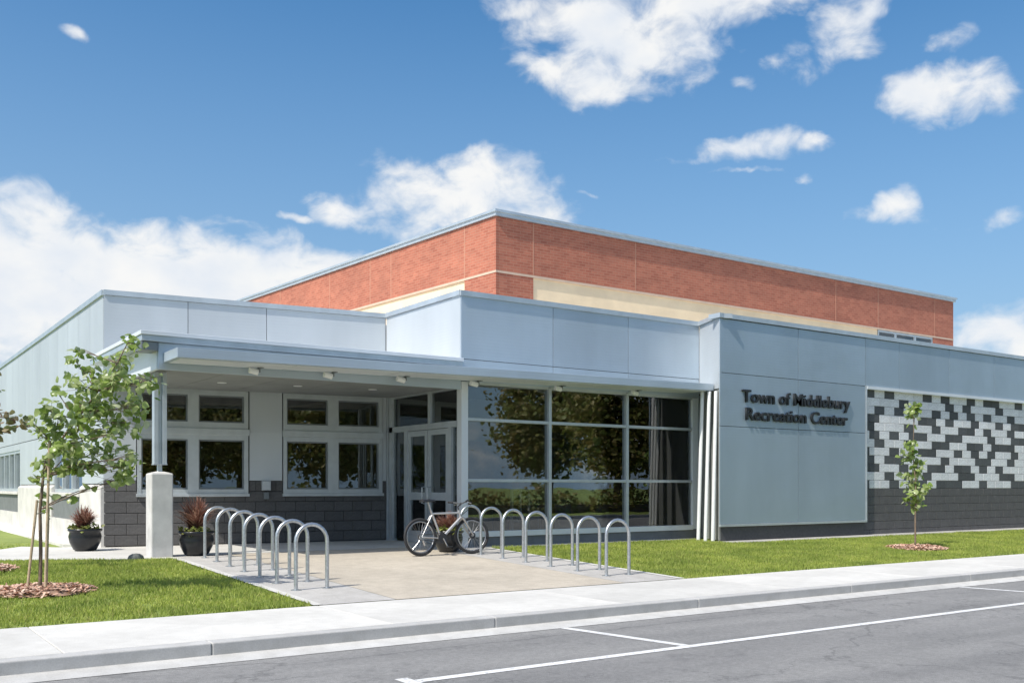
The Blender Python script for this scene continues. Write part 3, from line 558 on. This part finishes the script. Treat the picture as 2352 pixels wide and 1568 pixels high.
# things standing inside the glazed lobby
def table(x, y, lab, w=1.5, d=.75):
    t_ = thing('table', lab, 'table', (x, y, .2), 0, 'lobby tables', True)
    part('table_top', MB().box(-w/2, w/2, -d/2, d/2, .71, .745), 'wood', t_, loc=(0,0,0))
    for sx in (-1, 1):
        for sy in (-1, 1): part('leg', MB().tube([(sx*(w/2-.06), sy*(d/2-.06), 0), (sx*(w/2-.06), sy*(d/2-.06), .71)], .02, 8), 'dark_frame', t_, loc=(0,0,0))
def chair(x, y, rz, lab):
    t_ = thing('chair', lab, 'chair', (x, y, .2), rz, 'lobby chairs', True)
    part('seat', MB().box(-.22, .22, -.22, .22, .43, .47), 'blue_fabric', t_, loc=(0,0,0)); part('backrest', MB().box(-.22, .22, .20, .23, .55, .88), 'blue_fabric', t_, loc=(0,0,0))
    for sx in (-1, 1):
        part('leg', MB().tube([(sx*.2, -.2, 0), (sx*.2, -.2, .43)], .013, 6), 'galv', t_, loc=(0,0,0)); part('leg', MB().tube([(sx*.2, .2, 0), (sx*.2, .215, .88)], .013, 6), 'galv', t_, loc=(0,0,0))
table(13.2, 18.6, 'wooden lobby table behind the middle glass bay'); table(15.6, 19.4, 'wooden lobby table behind the right glass bay')
chair(12.75, 17.95, math.pi, 'blue lobby chair at the middle table, left one'); chair(13.65, 17.95, math.pi, 'blue lobby chair at the middle table, right one'); chair(15.5, 18.7, math.pi, 'blue lobby chair at the right table')
ws = thing('white_framed_stand', 'white framed glass display stand inside the left glass bay', 'display stand', (12.08, 17.2, .2), 0, None, True)
st = MB()
for (a, b, c, d) in ((-.24, -.20, 0, 1.15), (.20, .24, 0, 1.15), (-.2, .2, .42, .47), (-.2, .2, 1.10, 1.15), (-.2, .2, .95, .98), (-.02, .02, .47, 1.10)): st.box(a, b, -.03, .03, c, d)
part('frame', st, 'white_paint', ws, loc=(0,0,0)); part('pane', MB().box(-.2, .2, -.005, .005, .47, 1.10), 'glass', ws, loc=(0,0,0)); part('base', MB().box(-.26, .26, -.2, .2, 0, .03), 'white_paint', ws, loc=(0,0,0))

# ------------------------------------------------------------------ wall sign
sg = thing('wall_sign', 'black raised letters in two lines on the silver wall right of the glazing', 'sign', (18.7, YS-.02, 2.9))
def glyph_max(txt):
    c = bpy.data.curves.new('t', 'FONT'); c.body = txt; o = bpy.data.objects.new('t', c); COL.objects.link(o); bpy.context.view_layer.update()
    dg = bpy.context.evaluated_depsgraph_get(); me = bpy.data.meshes.new_from_object(o.evaluated_get(dg)); x = max((v.co.x for v in me.vertices), default=0)
    bpy.data.objects.remove(o); bpy.data.meshes.remove(me); bpy.data.curves.remove(c); return x
def letters(txt, x0, x1, zb, cap):
    bar = glyph_max('|'); adv = [glyph_max(txt[:i]+'|')-bar if i else 0.0 for i in range(len(txt))]; tot = glyph_max(txt); sx = (x1-x0)/tot; sz = cap/.69
    for ch, a in zip(txt, adv):
        if ch == ' ': continue
        c = bpy.data.curves.new('letter', 'FONT'); c.body = ch; c.extrude = .03; c.offset = .014; c.resolution_u = 4
        o = bpy.data.objects.new('t', c); COL.objects.link(o); bpy.context.view_layer.update()
        me = bpy.data.meshes.new_from_object(o.evaluated_get(bpy.context.evaluated_depsgraph_get())); bpy.data.objects.remove(o); bpy.data.curves.remove(c)
        for v in me.vertices: v.co = Vector((x0+(a+v.co.x)*sx, YS-.026-v.co.z*.8, zb+v.co.y*sz))
        me.materials.clear(); me.materials.append(MAT['black_letter']); me.update(); link('letter', me, sg)
letters('Town of Middlebury', 16.75, 20.59, 3.285, .275); letters('Recreation Center', 16.84, 20.50, 2.885, .275)

# ------------------------------------------------------------------ brick gymnasium
gym = thing('brick_gymnasium', 'tall red brick hall with cream band and metal roof edge behind the low building', 'building', (26, 30, .2))
A, B = Vector((15.35, 23.05)), Vector((13.9, 40.4)); gd = (B-A).normalized(); GX = 38.15
def gl(s, t, z): p = A+gd*s+Vector((-gd.y, gd.x))*t; return (p.x, p.y, z)
part('front_wall', MB().box(15.36, GX, 23.06, 23.4, 7.50, 9.02), 'brick_front', gym)
part('front_pier', MB().box(15.36, 16.66, 23.06, 23.4, .2, 7.44), 'brick_front', gym)
part('front_pier', MB().box(36.72, GX, 23.06, 23.4, .2, 7.44), 'brick_front', gym)
part('cream_band', MB().box(16.66, 33.05, 23.10, 23.4, 3, 7.44), 'cream_wall', gym)
part('band_course', MB().box(15.345, GX, 23.045, 23.4, 7.441, 7.499), 'cream_joint', gym)
for x_ in (16.64, 20.58, 30.46, 33.03, 36.80): part('control_joint', MB().box(x_, x_+.04, 23.054, 23.1, 7.5, 9.02), 'brick_joint', gym)
def glb(m, s0, s1, t0, t1, z0, z1): return m.hexa([gl(s1,t0,z0), gl(s0,t0,z0), gl(s0,t1,z0), gl(s1,t1,z0), gl(s1,t0,z1), gl(s0,t0,z1), gl(s0,t1,z1), gl(s1,t1,z1)][:8])
nrm = Vector((-gd.y, gd.x)); SGN = 1 if nrm.x < 0 else -1      # outward is towards -X
o_ = lambda t: t*SGN
def side(m, s0, s1, t_out, z0, z1): return m.hexa([gl(s0, o_(t_out), z0), gl(s0, o_(-.35), z0), gl(s1, o_(-.35), z0), gl(s1, o_(t_out), z0), gl(s0, o_(t_out), z1), gl(s0, o_(-.35), z1), gl(s1, o_(-.35), z1), gl(s1, o_(t_out), z1)])
part('side_wall', side(MB(), 0, 17.4, 0, 7.50, 9.02), 'brick_side', gym); part('side_pier', side(MB(), 0, 1.49, 0, .2, 7.44), 'brick_side', gym); part('side_cream_band', side(MB(), 1.49, 17.4, -.04, 3, 7.44), 'cream_wall', gym)
part('side_band_course', side(MB(), -.01, 17.4, .012, 7.441, 7.499), 'cream_joint', gym)
for s in (1.49, 5.5, 6.8, 9.6, 13.5): part('side_control_joint', side(MB(), s-.02, s+.02, .004, 7.5, 9.02), 'brick_joint', gym)
rc = [gl(-.06, o_(.06), 0)[:2], (GX+.06, 22.98), (GX+.06, 40.6), gl(17.5, o_(.06), 0)[:2]]
part('roof_edge', MB().prism(rc, 9.03, 9.13), 'alu_frame', gym); rc2 = [gl(-.1, o_(.1), 0)[:2], (GX+.1, 22.94), (GX+.1, 40.65), gl(17.55, o_(.1), 0)[:2]]
part('roof', MB().prism(rc2, 9.132, 9.20), 'coping_metal', gym); part('end_wall', MB().box(GX-.3, GX-.005, 23.4, 40.5, .2, 9.02), 'brick_side', gym); part('rear_wall', MB().box(14.4, GX-.3, 40.1, 40.4, .2, 9.02), 'brick_front', gym)
wx = [33.08, 34.2, 35.5, 36.7]
for x0, x1 in zip(wx, wx[1:]):
    w_ = part('clerestory_window', MB().box(x0, x0+.06, 23.08, 23.2, 5.4, 7.43).box(x1-.06, x1, 23.08, 23.2, 5.4, 7.43).box(x0+.06, x1-.06, 23.08, 23.2, 7.36, 7.43), 'alu_frame', gym); part('pane', MB().box(x0+.05, x1-.05, 23.13, 23.145, 5.4, 7.37), 'glass', w_)
part('window_backing', MB().box(33.06, 36.72, 25.5, 25.6, 5.0, 7.44), 'interior_dark', gym)

# ------------------------------------------------------------------ bicycle racks
def rack_mesh():
    m = MB(); w, H, r = .22, .87, .026; p = [(-w, 0, 0)]
    for k in range(0, 13): a = math.pi-math.pi*k/12; p.append((w*math.cos(a), 0, H-.03-w+w*math.sin(a)))
    p.append((w, 0, 0)); m.tube(p, r, 12); return m
rk = thing('bike_rack', '', 'bike rack', (0,0,0), 0, None, True)
part('hoop', rack_mesh(), 'galv', rk, smooth=True, loc=(0,0,0))
for sx in (-1, 1): part('foot_plate', MB().lathe([(.07, 0), (.07, .008), (.035, .012)], 16, (sx*.22, 0, 0)), 'galv', rk, loc=(0,0,0))
bpy.context.view_layer.update(); index_kids(rk)
ORD = ['first', 'second', 'third', 'fourth', 'fifth', 'sixth', 'seventh']
racks = []
for i in range(7): racks.append((5.07+.20*i/6, 11.92+.735*i, '%s steel hoop rack from the street in the row beside the left lawn' % ORD[i], 'hoop racks of the left row'))
for i in range(7): racks.append((9.80, 11.37+.70*i, ('steel hoop rack farthest from the street, with the bicycle against it' if i == 6 else '%s steel hoop rack from the street in the row beside the right lawn' % ORD[i]), 'hoop racks of the right row'))
for i, (x_, y_, lab, gr) in enumerate(racks):
    o = rk if i == 0 else copy_tree(rk); o.location = (x_, y_, zg(x_, y_)+.002); o['label'] = lab; o['group'] = gr; o.rotation_euler.z = random.uniform(-.05, .05)

# ------------------------------------------------------------------ bicycle (rear wheel left, leaning on the last rack)
bk = thing('bicycle', 'silver mountain bicycle parked against the last hoop rack by the entrance', 'bicycle', (8.95, 15.02, zg(9, 15.02)+.004), R(1.5), None, True)
bk.rotation_euler = (R(-4), 0, R(1.5))
WR = .335; rear, front = Vector((-.53, 0, WR)), Vector((.55, 0, WR)); bb = Vector((-.10, 0, .30)); seat_top = Vector((-.30, 0, .80)); head_t, head_b = Vector((.285, 0, .80)), Vector((.325, 0, .66))
def wheel(c, turn=0.0):
    def rot(x, y, z): return (c.x+x*math.cos(turn)-y*math.sin(turn), c.y+x*math.sin(turn)+y*math.cos(turn), c.z+z)
    n = 40; ring = lambda r: [rot(r*math.cos(2*math.pi*k/n), 0, r*math.sin(2*math.pi*k/n)) for k in range(n)]
    w = part('wheel', MB().tube([rot(0, -.05, 0), rot(0, .05, 0)], .022, 10), 'bike_steel', bk, loc=(0,0,0))
    part('tyre', MB().tube(ring(WR-.026), .026, 8, closed=True), 'rubber', w, smooth=True, loc=(0,0,0)); part('rim', MB().tube(ring(WR-.062), .013, 6, closed=True), 'bike_steel', w, smooth=True, loc=(0,0,0))
    s = MB()
    for k in range(28): a = 2*math.pi*k/28; sy = .03 if k % 2 else -.03; s.tube([rot(.02*math.cos(a+.6), sy, .02*math.sin(a+.6)), rot((WR-.065)*math.cos(a), 0, (WR-.065)*math.sin(a))], .0018, 4)
    part('spokes', s, 'bike_steel', w, loc=(0,0,0)); part('disc', MB().tube([rot(0, -.030, 0), rot(0, -.033, 0)], .06, 24), 'bike_dark', w, loc=(0,0,0)); return w
wheel(rear); wheel(front, R(-12))
f_ = MB().tube([bb, seat_top], .021, 10).tube([seat_top+Vector((.005, 0, -.06)), head_t+Vector((0, 0, -.05))], .019, 10).tube([bb, head_b], .027, 10).tube([head_b, head_t], .022, 10)
for sy in (-.055, .055): f_.tube([bb+Vector((0, sy*.7, 0)), rear+Vector((0, sy, 0))], .011, 8).tube([seat_top+Vector((.01, sy*.4, -.08)), rear+Vector((0, sy, 0))], .009, 8)
part('frame', f_, 'bike_frame', bk, smooth=True, loc=(0,0,0))
fk = MB().tube([head_b, head_b+Vector((.03, 0, -.03))], .022, 8)
for sy in (-.06, .06): fk.tube([head_b+Vector((.01, sy, .0)), front+Vector((0, sy, .0))], [.024, .017], 8)
fk.tube([head_b+Vector((.01, -.07, 0)), head_b+Vector((.01, .07, 0))], .018, 8); part('fork', fk, 'bike_steel', bk, smooth=True, loc=(0,0,0))
part('seat_post', MB().tube([seat_top, seat_top+Vector((-.045, 0, .15))], .014, 8), 'bike_steel', bk, loc=(0,0,0))
sdl = MB(); sc = seat_top+Vector((-.05, 0, .17))
for (x0, w0, x1, w1) in ((-.14, .075, -.02, .06), (-.02, .06, .14, .018)): sdl.hexa([sc+Vector(q) for q in ((x0,-w0,-.025), (x1,-w1,-.02), (x1,w1,-.02), (x0,w0,-.025), (x0,-w0*.8,.03), (x1,-w1*.8,.022), (x1,w1*.8,.022), (x0,w0*.8,.03))])
part('saddle', sdl, 'bike_dark', bk, bevel=.012, loc=(0,0,0))
ht = head_t+Vector((-.01, 0, .06)); st_ = ht+Vector((.07, 0, .05))
part('stem', MB().tube([head_t, ht, st_], .015, 8), 'bike_dark', bk, loc=(0,0,0))
hb = part('handlebar', MB().tube([st_+Vector((-.05, -.31, .045)), st_+Vector((-.01, -.18, .03)), st_, st_+Vector((-.01, .18, .03)), st_+Vector((-.05, .31, .045))], .012, 8), 'bike_steel', bk, smooth=True, loc=(0,0,0))
for sy in (-1, 1): part('grip', MB().tube([st_+Vector((-.06, sy*.33, .047)), st_+Vector((-.03, sy*.22, .036))], .018, 8), 'bike_dark', hb, loc=(0,0,0)); part('brake_lever', MB().tube([st_+Vector((.0, sy*.17, .03)), st_+Vector((.06, sy*.22, .0)), st_+Vector((.03, sy*.29, -.01))], .006, 6), 'bike_steel', hb, loc=(0,0,0))
cab = MB()
for sy, q in ((-.12, .16), (.1, .2)): cab.tube([st_+Vector((.03, sy*1.4, .02)), st_+Vector((q, sy, .03)), st_+Vector((q*.7, sy*.3, -.12)), head_b+Vector((.03, sy*.2, .05))], .004, 5)
part('cables', cab, 'bike_dark', bk, loc=(0,0,0))
ch = part('chainring', MB().tube([bb+Vector((0, -.05, 0)), bb+Vector((0, -.056, 0))], .095, 28), 'bike_dark', bk, loc=(0,0,0))
for sg_ in (1, -1):
    ca = R(-62) if sg_ > 0 else R(118); e_ = bb+Vector((.17*math.cos(ca), -sg_*.075, .17*math.sin(ca)))
    part('crank', MB().tube([bb+Vector((0, -sg_*.065, 0)), e_], .011, 6), 'bike_steel', ch, loc=(0,0,0)); part('pedal', MB().box(e_.x-.045, e_.x+.045, e_.y-sg_*.06-.045, e_.y-sg_*.06+.045, e_.z-.012, e_.z+.012), 'bike_dark', ch, loc=(0,0,0))
part('chain', MB().tube([bb+Vector((0, -.053, .092)), rear+Vector((0, -.053, .04)), rear+Vector((-.04, -.053, 0)), rear+Vector((0, -.053, -.04)), bb+Vector((0, -.053, -.092))], .006, 5), 'bike_dark', bk, loc=(0,0,0))
part('rear_cassette', MB().tube([rear+Vector((0, -.045, 0)), rear+Vector((0, -.058, 0))], .055, 20).tube([rear+Vector((.02, -.06, -.06)), rear+Vector((.05, -.06, -.15))], .016, 6), 'bike_steel', bk, loc=(0,0,0))

# ------------------------------------------------------------------ planters
def blades(n, h0, h1, spread, w, z0, r0, mat_seed, droop=.5, seg=4):
    V, Fq = [], []; b = 0
    for k in range(n):
        a = random.uniform(0, 2*math.pi); h = random.uniform(h0, h1); s = random.uniform(.2, 1)*spread; rr = random.uniform(0, r0); bx, by = rr*math.cos(a*1.7), rr*math.sin(a*1.7); dx, dy = math.cos(a), math.sin(a); tw = a+random.uniform(-.6, .6); px, py = -math.sin(tw), math.cos(tw)
        for i in range(seg+1):
            t = i/seg; rad = s*t**1.5; zz = z0+h*(t-droop*t*t*s/spread); ww = w*(1-.85*t)*(.6+.8*min(t*3, 1))
            cx_, cy_ = bx+dx*rad, by+dy*rad; V += [(cx_-px*ww, cy_-py*ww, zz), (cx_+px*ww, cy_+py*ww, zz)]
            if i: Fq.append((b+2*i-2, b+2*i-1, b+2*i+1, b+2*i))
        b += 2*(seg+1)
    return np.array(V), np.array(Fq)
def leaf_mesh(centres, size, up_bias=.3, jitter=.35, droop=0.0):
    n = len(centres); C = np.asarray(centres, float)
    d = rng.normal(0, 1, (n, 3)); d[:, 2] = d[:, 2]*.6-droop; d /= np.linalg.norm(d, axis=1)[:, None]
    nn = rng.normal(0, 1, (n, 3)); nn[:, 2] += up_bias*3; nn -= (nn*d).sum(1)[:, None]*d; nn /= np.linalg.norm(nn, axis=1)[:, None]
    sd_ = np.cross(nn, d); s = (size*(1+rng.uniform(-jitter, jitter, n)))[:, None]
    P = [C, C+d*s*.28+sd_*s*.42-nn*s*.02, C+d*s*.72+sd_*s*.30-nn*s*.10, C+d*s*1.05-nn*s*.18, C+d*s*.72-sd_*s*.30-nn*s*.10, C+d*s*.28-sd_*s*.42-nn*s*.02, C+d*s*.5+nn*s*.10]
    V = np.stack(P, 1).reshape(-1, 3); base = (np.arange(n)*7)[:, None]
    F1 = np.concatenate([base+np.array([[0, 1, 2, 6]]), base+np.array([[6, 2, 3, 3]]), base+np.array([[0, 6, 4, 5]]), base+np.array([[6, 3, 4, 4]])])
    T = []
    for f in ((0,1,6), (1,2,6), (2,3,6), (3,4,6), (4,5,6), (5,0,6)): T.append(base+np.array([f]))
    return V, np.concatenate(T)
def planter(x, y, lab, s=1.0, tall=1.0, grp='black planters'):
    t_ = thing('planter', lab, 'planter', (x, y, max(zg(x, y), .19 if x < 4.7 and y > 17 else 0)+.006), random.uniform(0, 6), grp, True)
    prof = [(.15, 0), (.20, .03), (.265, .16), (.285, .27), (.265, .345), (.275, .36), (.295, .375), (.295, .41), (.265, .41), (.255, .36)]
    part('pot', MB().lathe([(r*s, z*s) for r, z in prof], 32), 'pot_glaze', t_, smooth=True, loc=(0,0,0)); part('soil', MB().lathe([(.255*s, .355*s), (.05, .375*s)], 20), 'soil', t_, loc=(0,0,0))
    V, Fq = blades(460, .36*s*tall, .68*s*tall, .40*s*tall, .013, .37*s, .10*s, 1); link('grass_tuft', tri_mesh('grass_tuft', V, Fq, 'purple_leaf'), t_, (0,0,0))
    c = [(.25*s*math.cos(a)*q, .25*s*math.sin(a)*q, .40*s+random.uniform(-.03, .07)) for a, q in [(random.uniform(0, 6.3), random.uniform(.5, 1.12)) for _ in range(150)]]
    V, T = leaf_mesh(c, .065, .5); link('trailing_leaves', tri_mesh('trailing_leaves', V, T, 'lime_leaf'), t_, (0,0,0)); return t_
planter(3.77, 19.3, 'black glazed pot of reddish grass by the corner of the side wall', 1.0, .82)
planter(5.10, 16.95, 'black glazed pot of reddish grass beside the concrete pier', 1.02, 1.12)
planter(9.30, 15.55, 'black glazed pot behind the bicycle at the glazed corner', .95, .72)

# ------------------------------------------------------------------ young trees
RT = Vector((math.cos(R(CAM_YAW)), -math.sin(R(CAM_YAW)), 0)); FD = Vector((math.sin(R(CAM_YAW)), math.cos(R(CAM_YAW)), 0))
def mulch_ring(x, y, r, lab):
    t_ = thing('mulch_ring', lab, 'mulch', (x, y, zg(x, y)-.01), 0, None, True)
    prof = [(r, 0), (r*.85, .05), (r*.5, .075), (.02, .06)]; part('bed', MB().lathe(prof, 28), 'soil', t_, loc=(0,0,0))
    n = 900; rr = np.sqrt(rng.uniform(0, 1, n))*r*1.06; a = rng.uniform(0, 6.283, n); zz = np.interp(rr/r, [0, .5, .85, 1.1], [.065, .078, .055, .012])
    C = np.stack([rr*np.cos(a), rr*np.sin(a), zz+.004], 1); th = rng.uniform(0, 6.283, n); L = rng.uniform(.02, .05, n); w = rng.uniform(.006, .014, n)
    d = np.stack([np.cos(th), np.sin(th), rng.normal(0, .25, n)], 1); s_ = np.stack([-np.sin(th), np.cos(th), rng.normal(0, .3, n)], 1)
    V = np.stack([C-d*L[:, None]-s_*w[:, None], C+d*L[:, None]-s_*w[:, None], C+d*L[:, None]+s_*w[:, None], C-d*L[:, None]+s_*w[:, None]], 1).reshape(-1, 3)
    link('bark_chips', tri_mesh('bark_chips', V, np.arange(4*n).reshape(-1, 4), 'mulch'), t_, (0,0,0), kind='stuff')
def limb(m, a, b, r0, r1, bend=.06, n=5):
    a, b = Vector(a), Vector(b); mid = Vector((random.uniform(-1, 1), random.uniform(-1, 1), random.uniform(-.2, .6)))*bend*(b-a).length
    pts = [a.lerp(b, i/n)+mid*math.sin(math.pi*i/n) for i in range(n+1)]; m.tube(pts, [r0+(r1-r0)*i/n for i in range(n+1)], 7); return pts
def young_tree(key, lab, clusters, trunk, size, per, mat='tree_leaf', stakes=True, r0=.028, name='young_tree'):
    x, y, r = TREES[key]; t_ = thing(name, lab, 'tree', (x, y, zg(x, y)), 0, None, True); m = MB()
    tp = [RT*a+FD*b+Vector((0, 0, z)) for a, b, z in trunk]; m.tube(tp, [r0*(1-.75*i/(len(tp)-1)) for i in range(len(tp))], 9)
    br = m; cs = []
    for (a, z, rad, n) in clusters:
        b = random.uniform(-.32, .32); c = RT*a+FD*b+Vector((0, 0, z)); base = min(tp, key=lambda p: (p-c).length+max(0, p.z-c.z+.1)*2); pts = limb(br, base, c, .009, .003, .08)
        for k in range(int(n*per)):
            v = Vector((random.gauss(0, 1), random.gauss(0, 1), random.gauss(0, .8)))*rad*.55; cs.append(c+v)
            if k % 3 == 0: br.tube([pts[random.choice((2, 3, 4))], c+v], [.003, .0015], 4)
        for k in range(int(n*per*.35)):
            p = pts[random.choice((1, 2, 3, 4))]+Vector((random.gauss(0, .05), random.gauss(0, .05), random.gauss(0, .05))); cs.append(p)
    part('trunk', br, 'bark', t_, smooth=True, loc=(0,0,0)); V, T = leaf_mesh(np.array([tuple(c) for c in cs]), size, .25, .4, .5); link('crown', tri_mesh('crown', V, T, mat), t_, (0,0,0)); return t_
k_ = .00536; U0, V0 = 92, 1370
CA = [((u-U0)*k_, (V0-v)*k_, rd*k_, n) for (u, v, rd, n) in
      [(178,812,18,7), (165,835,16,7), (200,858,26,14), (300,802,22,16), (268,838,28,20), (240,878,42,40), (205,905,40,34), (285,880,34,28), (325,882,22,18), (338,898,14,8),
       (170,930,34,24), (130,960,26,18), (122,905,10,4), (230,945,46,46), (285,935,40,32), (318,950,24,16), (150,985,34,26), (205,990,44,40), (255,1000,40,30), (300,985,22,10), (84,978,14,6), (98,1000,14,7), (96,1030,14,8),
       (175,1040,34,24), (225,1045,40,32), (280,1015,20,10), (135,1045,24,12), (165,1082,26,22), (215,1085,26,16), (250,1075,34,24), (290,1085,26,18), (320,1070,18,10), (275,1108,20,10), (118,1060,18,10), (90,1075,20,14), (85,1110,16,8), (90,1150,10,5), (98,1180,8,3), (255,1120,16,6)]]
young_tree('a', 'young green maple held by wooden stakes on the left lawn', CA, [(0, 0, -.05), (.01, 0, .5), (0, 0, 1.0), (.03, .02, 1.4), (.16, .03, 1.75), (.45, .0, 2.1), (.72, -.02, 2.45), (.95, 0, 2.8), (1.08, 0, 3.05)], .094, 1.3, r0=.024)
mulch_ring(TREES['a'][0], TREES['a'][1], .62, 'reddish bark mulch ring around the staked maple')
for i, (a, b, h, ln) in enumerate(((-.13, -.08, 1.12, .02), (-.03, .22, 1.02, .0), (.11, -.1, 1.85, .005))):
    p = Vector((*TREES['a'][:2], 0))+RT*a+FD*b; s_ = thing('tree_stake', ['leaning short wooden stake left of the maple trunk', 'short wooden stake behind the maple trunk', 'tallest wooden stake right of the maple trunk'][i], 'stake', (p.x, p.y, zg(p.x, p.y)-.1), 0, 'stakes of the maple', True)
    tp = RT*(.12 if i == 0 else .03)*h; part('post', MB().tube([(0, 0, 0), (tp.x*1.0, tp.y*1.0, h+.1)], .016, 8), 'stake_wood', s_, loc=(0,0,0)); part('tie', MB().tube([(tp.x*.85, tp.y*.85, h*.85+.1), (tp.x*.85-RT.x*a*.8, tp.y*.85-RT.y*a*.8, h*.86+.1)], .007, 6), 'strap', s_, loc=(0,0,0))
CB = [((u+60)*.00622, (1322-v)*.00622, rd*.00622, n) for (u, v, rd, n) in [(-60,850,40,14), (-80,930,50,20), (-25,965,22,8), (15,975,20,20), (12,1002,22,26), (-30,1010,30,14), (-90,1020,50,16), (-10,905,12,4), (34,965,8,4), (32,1000,8,3)]]
young_tree('b', 'small brown-leaved tree cut by the left edge of the picture', CB, [(0, 0, -.05), (0, 0, .8), (.02, 0, 1.5), (.05, 0, 2.2), (.06, 0, 3.1)], .10, 1.0, 'brown_leaf')
mulch_ring(TREES['b'][0], TREES['b'][1], .55, 'bark mulch ring at the left edge behind the staked maple')
CC = [((u-2100)*.0093, (1252-v)*.0093, rd*.0093, n) for (u, v, rd, n) in [(2098,932,15,26), (2108,928,10,12), (2085,1012,12,12), (2088,1030,14,20), (2084,1046,10,10), (2108,1058,14,22), (2100,1075,12,10), (2085,1085,10,8), (2112,1095,14,12), (2092,1105,16,16), (2112,1115,16,18), (2098,1132,18,22), (2118,1140,14,10), (2085,1140,10,8)]]
young_tree('c', 'slim young tree on the right lawn before the black-white block wall', CC, [(0, 0, -.05), (0, 0, .8), (.01, 0, 1.4), (-.05, 0, 2.0), (-.03, 0, 2.6), (0, 0, 3.05)], .115, 1.15, r0=.020, name='young_tree')
mulch_ring(TREES['c'][0], TREES['c'][1], .62, 'small bark mulch ring around the slim tree on the right lawn')

# small dark ground dome by the pier
dm = thing('ground_light', 'small dark rounded ground light beside the foot of the concrete pier', 'ground light', (4.02, 16.62, .18), 0, None, True)
part('dome', MB().lathe([(.125, 0), (.13, .03), (.11, .075), (.06, .105), (.01, .112)], 20), 'stone', dm, smooth=True, loc=(0,0,0)); part('rim', MB().lathe([(.145, 0), (.145, .012), (.13, .02)], 20), 'dark_frame', dm, loc=(0,0,0))

# ------------------------------------------------------------------ across the street (seen in the glass)
def big_tree(x, y, h, rad, lab):
    t_ = thing('broadleaf_tree', lab, 'tree', (x, y, -.05), 0, 'trees across the street', True); m = MB(); m.tube([(0,0,-.1), (.05,0,h*.2), (0,.1,h*.42), (.1,0,h*.7)], [.28,.22,.16,.05], 10); cs = []; br = m
    for k in range(34):
        a = random.uniform(0, 6.283); q = math.sqrt(random.random())*rad*.8; zz = h*random.uniform(.3, .95); q *= 1-abs(zz/h-.6)*1.1; c = Vector((q*math.cos(a), q*math.sin(a), zz)); limb(br, (0, 0, max(h*.2, zz-h*.25)), c, .06, .015)
        for _ in range(230): cs.append(c+Vector((random.gauss(0, 1), random.gauss(0, 1), random.gauss(0, .8)))*rad*.17)
    part('trunk', m, 'bark', t_, smooth=True, loc=(0,0,0)); V, T = leaf_mesh(np.array([tuple(c) for c in cs]), .30, .3, .4, .3); link('crown', tri_mesh('crown', V, T, 'far_leaf'), t_, (0,0,0)); return t_
bt = big_tree(38.5, -12, 9.5, 4.0, 'broad tree across the street mirrored in the middle of the glazing')
bpy.context.view_layer.update(); index_kids(bt)
for (x_, y_, sc_, rz_, lab) in ((50, -15, 1.1, 1.2, 'broad tree across the street mirrored in the right glass bay'), (30.5, -23, .8, 2.4, 'broad tree across the street mirrored low in the left glass bay'), (60, -13, 1.0, 4.0, 'broad tree across the street mirrored at the right edge of the glazing'),
        (21, -17, .85, 3.3, 'broad tree across the street mirrored in the window nearest the entrance doors'), (14, -15, .95, 5.1, 'broad tree across the street mirrored in the window nearest the pier'), (24, -27, 1.0, .4, 'broad tree far across the street mirrored between the window panes'), (6.5, -14, .8, 1.9, 'broad tree across the street mirrored in the window behind the steel column'), (2, -18, 1.0, 3.9, 'broad tree across the street mirrored in the leftmost front window pane'), (10, -23, 1.1, 5.6, 'broad tree far across the street mirrored in the front windows'), (44, -26, 1.15, 2.9, 'broad tree far across the street mirrored behind the middle of the glazing')):
    o = copy_tree(bt); o.location = (x_, y_, -.05); o.rotation_euler = (0, 0, rz_); o.scale = (sc_, sc_, sc_); o['label'] = lab
hd = thing('hedge', 'clipped green hedge across the street mirrored low in the glazing', 'hedge', (30, -9.5, -.05), 0, None, True)
n = 9000; c = np.stack([rng.uniform(-42, 45, n), rng.uniform(-.55, .55, n), rng.uniform(.1, 1.5, n)], 1); c[:, 2] *= .75+.25*np.sin(c[:, 0]*.9+1.5*np.sin(c[:, 0]*.37))+.18*np.sin(c[:, 0]*2.7); V, T = leaf_mesh(c, .22, .3, .4); link('foliage', tri_mesh('foliage', V, T, 'far_leaf'), hd, (0,0,0)); part('stems', MB().box(-42, 45, -.3, .3, 0, .45), 'bark', hd, loc=(0,0,0))
hs_ = thing('brick_house', 'brown house with grey gable roof across the street mirrored in the glazing', 'house', (30, -30, -.05), 0, None, True)
part('wall', MB().box(-5, 5, -4, 4, 0, 3.2), 'siding', hs_, loc=(0,0,0)); rf = MB(); rf.hexa([(-5.4,-4.5,3.2), (5.4,-4.5,3.2), (5.4,4.5,3.2), (-5.4,4.5,3.2), (-5.4,-.05,5.8), (5.4,-.05,5.8), (5.4,.05,5.8), (-5.4,.05,5.8)]); rf_o = part('roof', rf, 'shingle', hs_, loc=(0,0,0)); part('chimney', MB().box(2, 2.6, -.3, .3, 4.8, 6.5), 'siding', rf_o, loc=(0,0,0))
for xx in (-3.3, 0, 3.3):
    w_ = part('window', MB().box(xx-.6, xx+.6, 4.0, 4.05, 1.0, 2.4), 'white_paint', hs_, loc=(0,0,0)); part('pane', MB().box(xx-.52, xx-.03, 4.051, 4.06, 1.08, 2.32).box(xx+.03, xx+.52, 4.051, 4.06, 1.08, 2.32), 'interior_dark', w_, loc=(0,0,0))
for o in list(bpy.data.objects):
    if 'local' in o: del o['local']
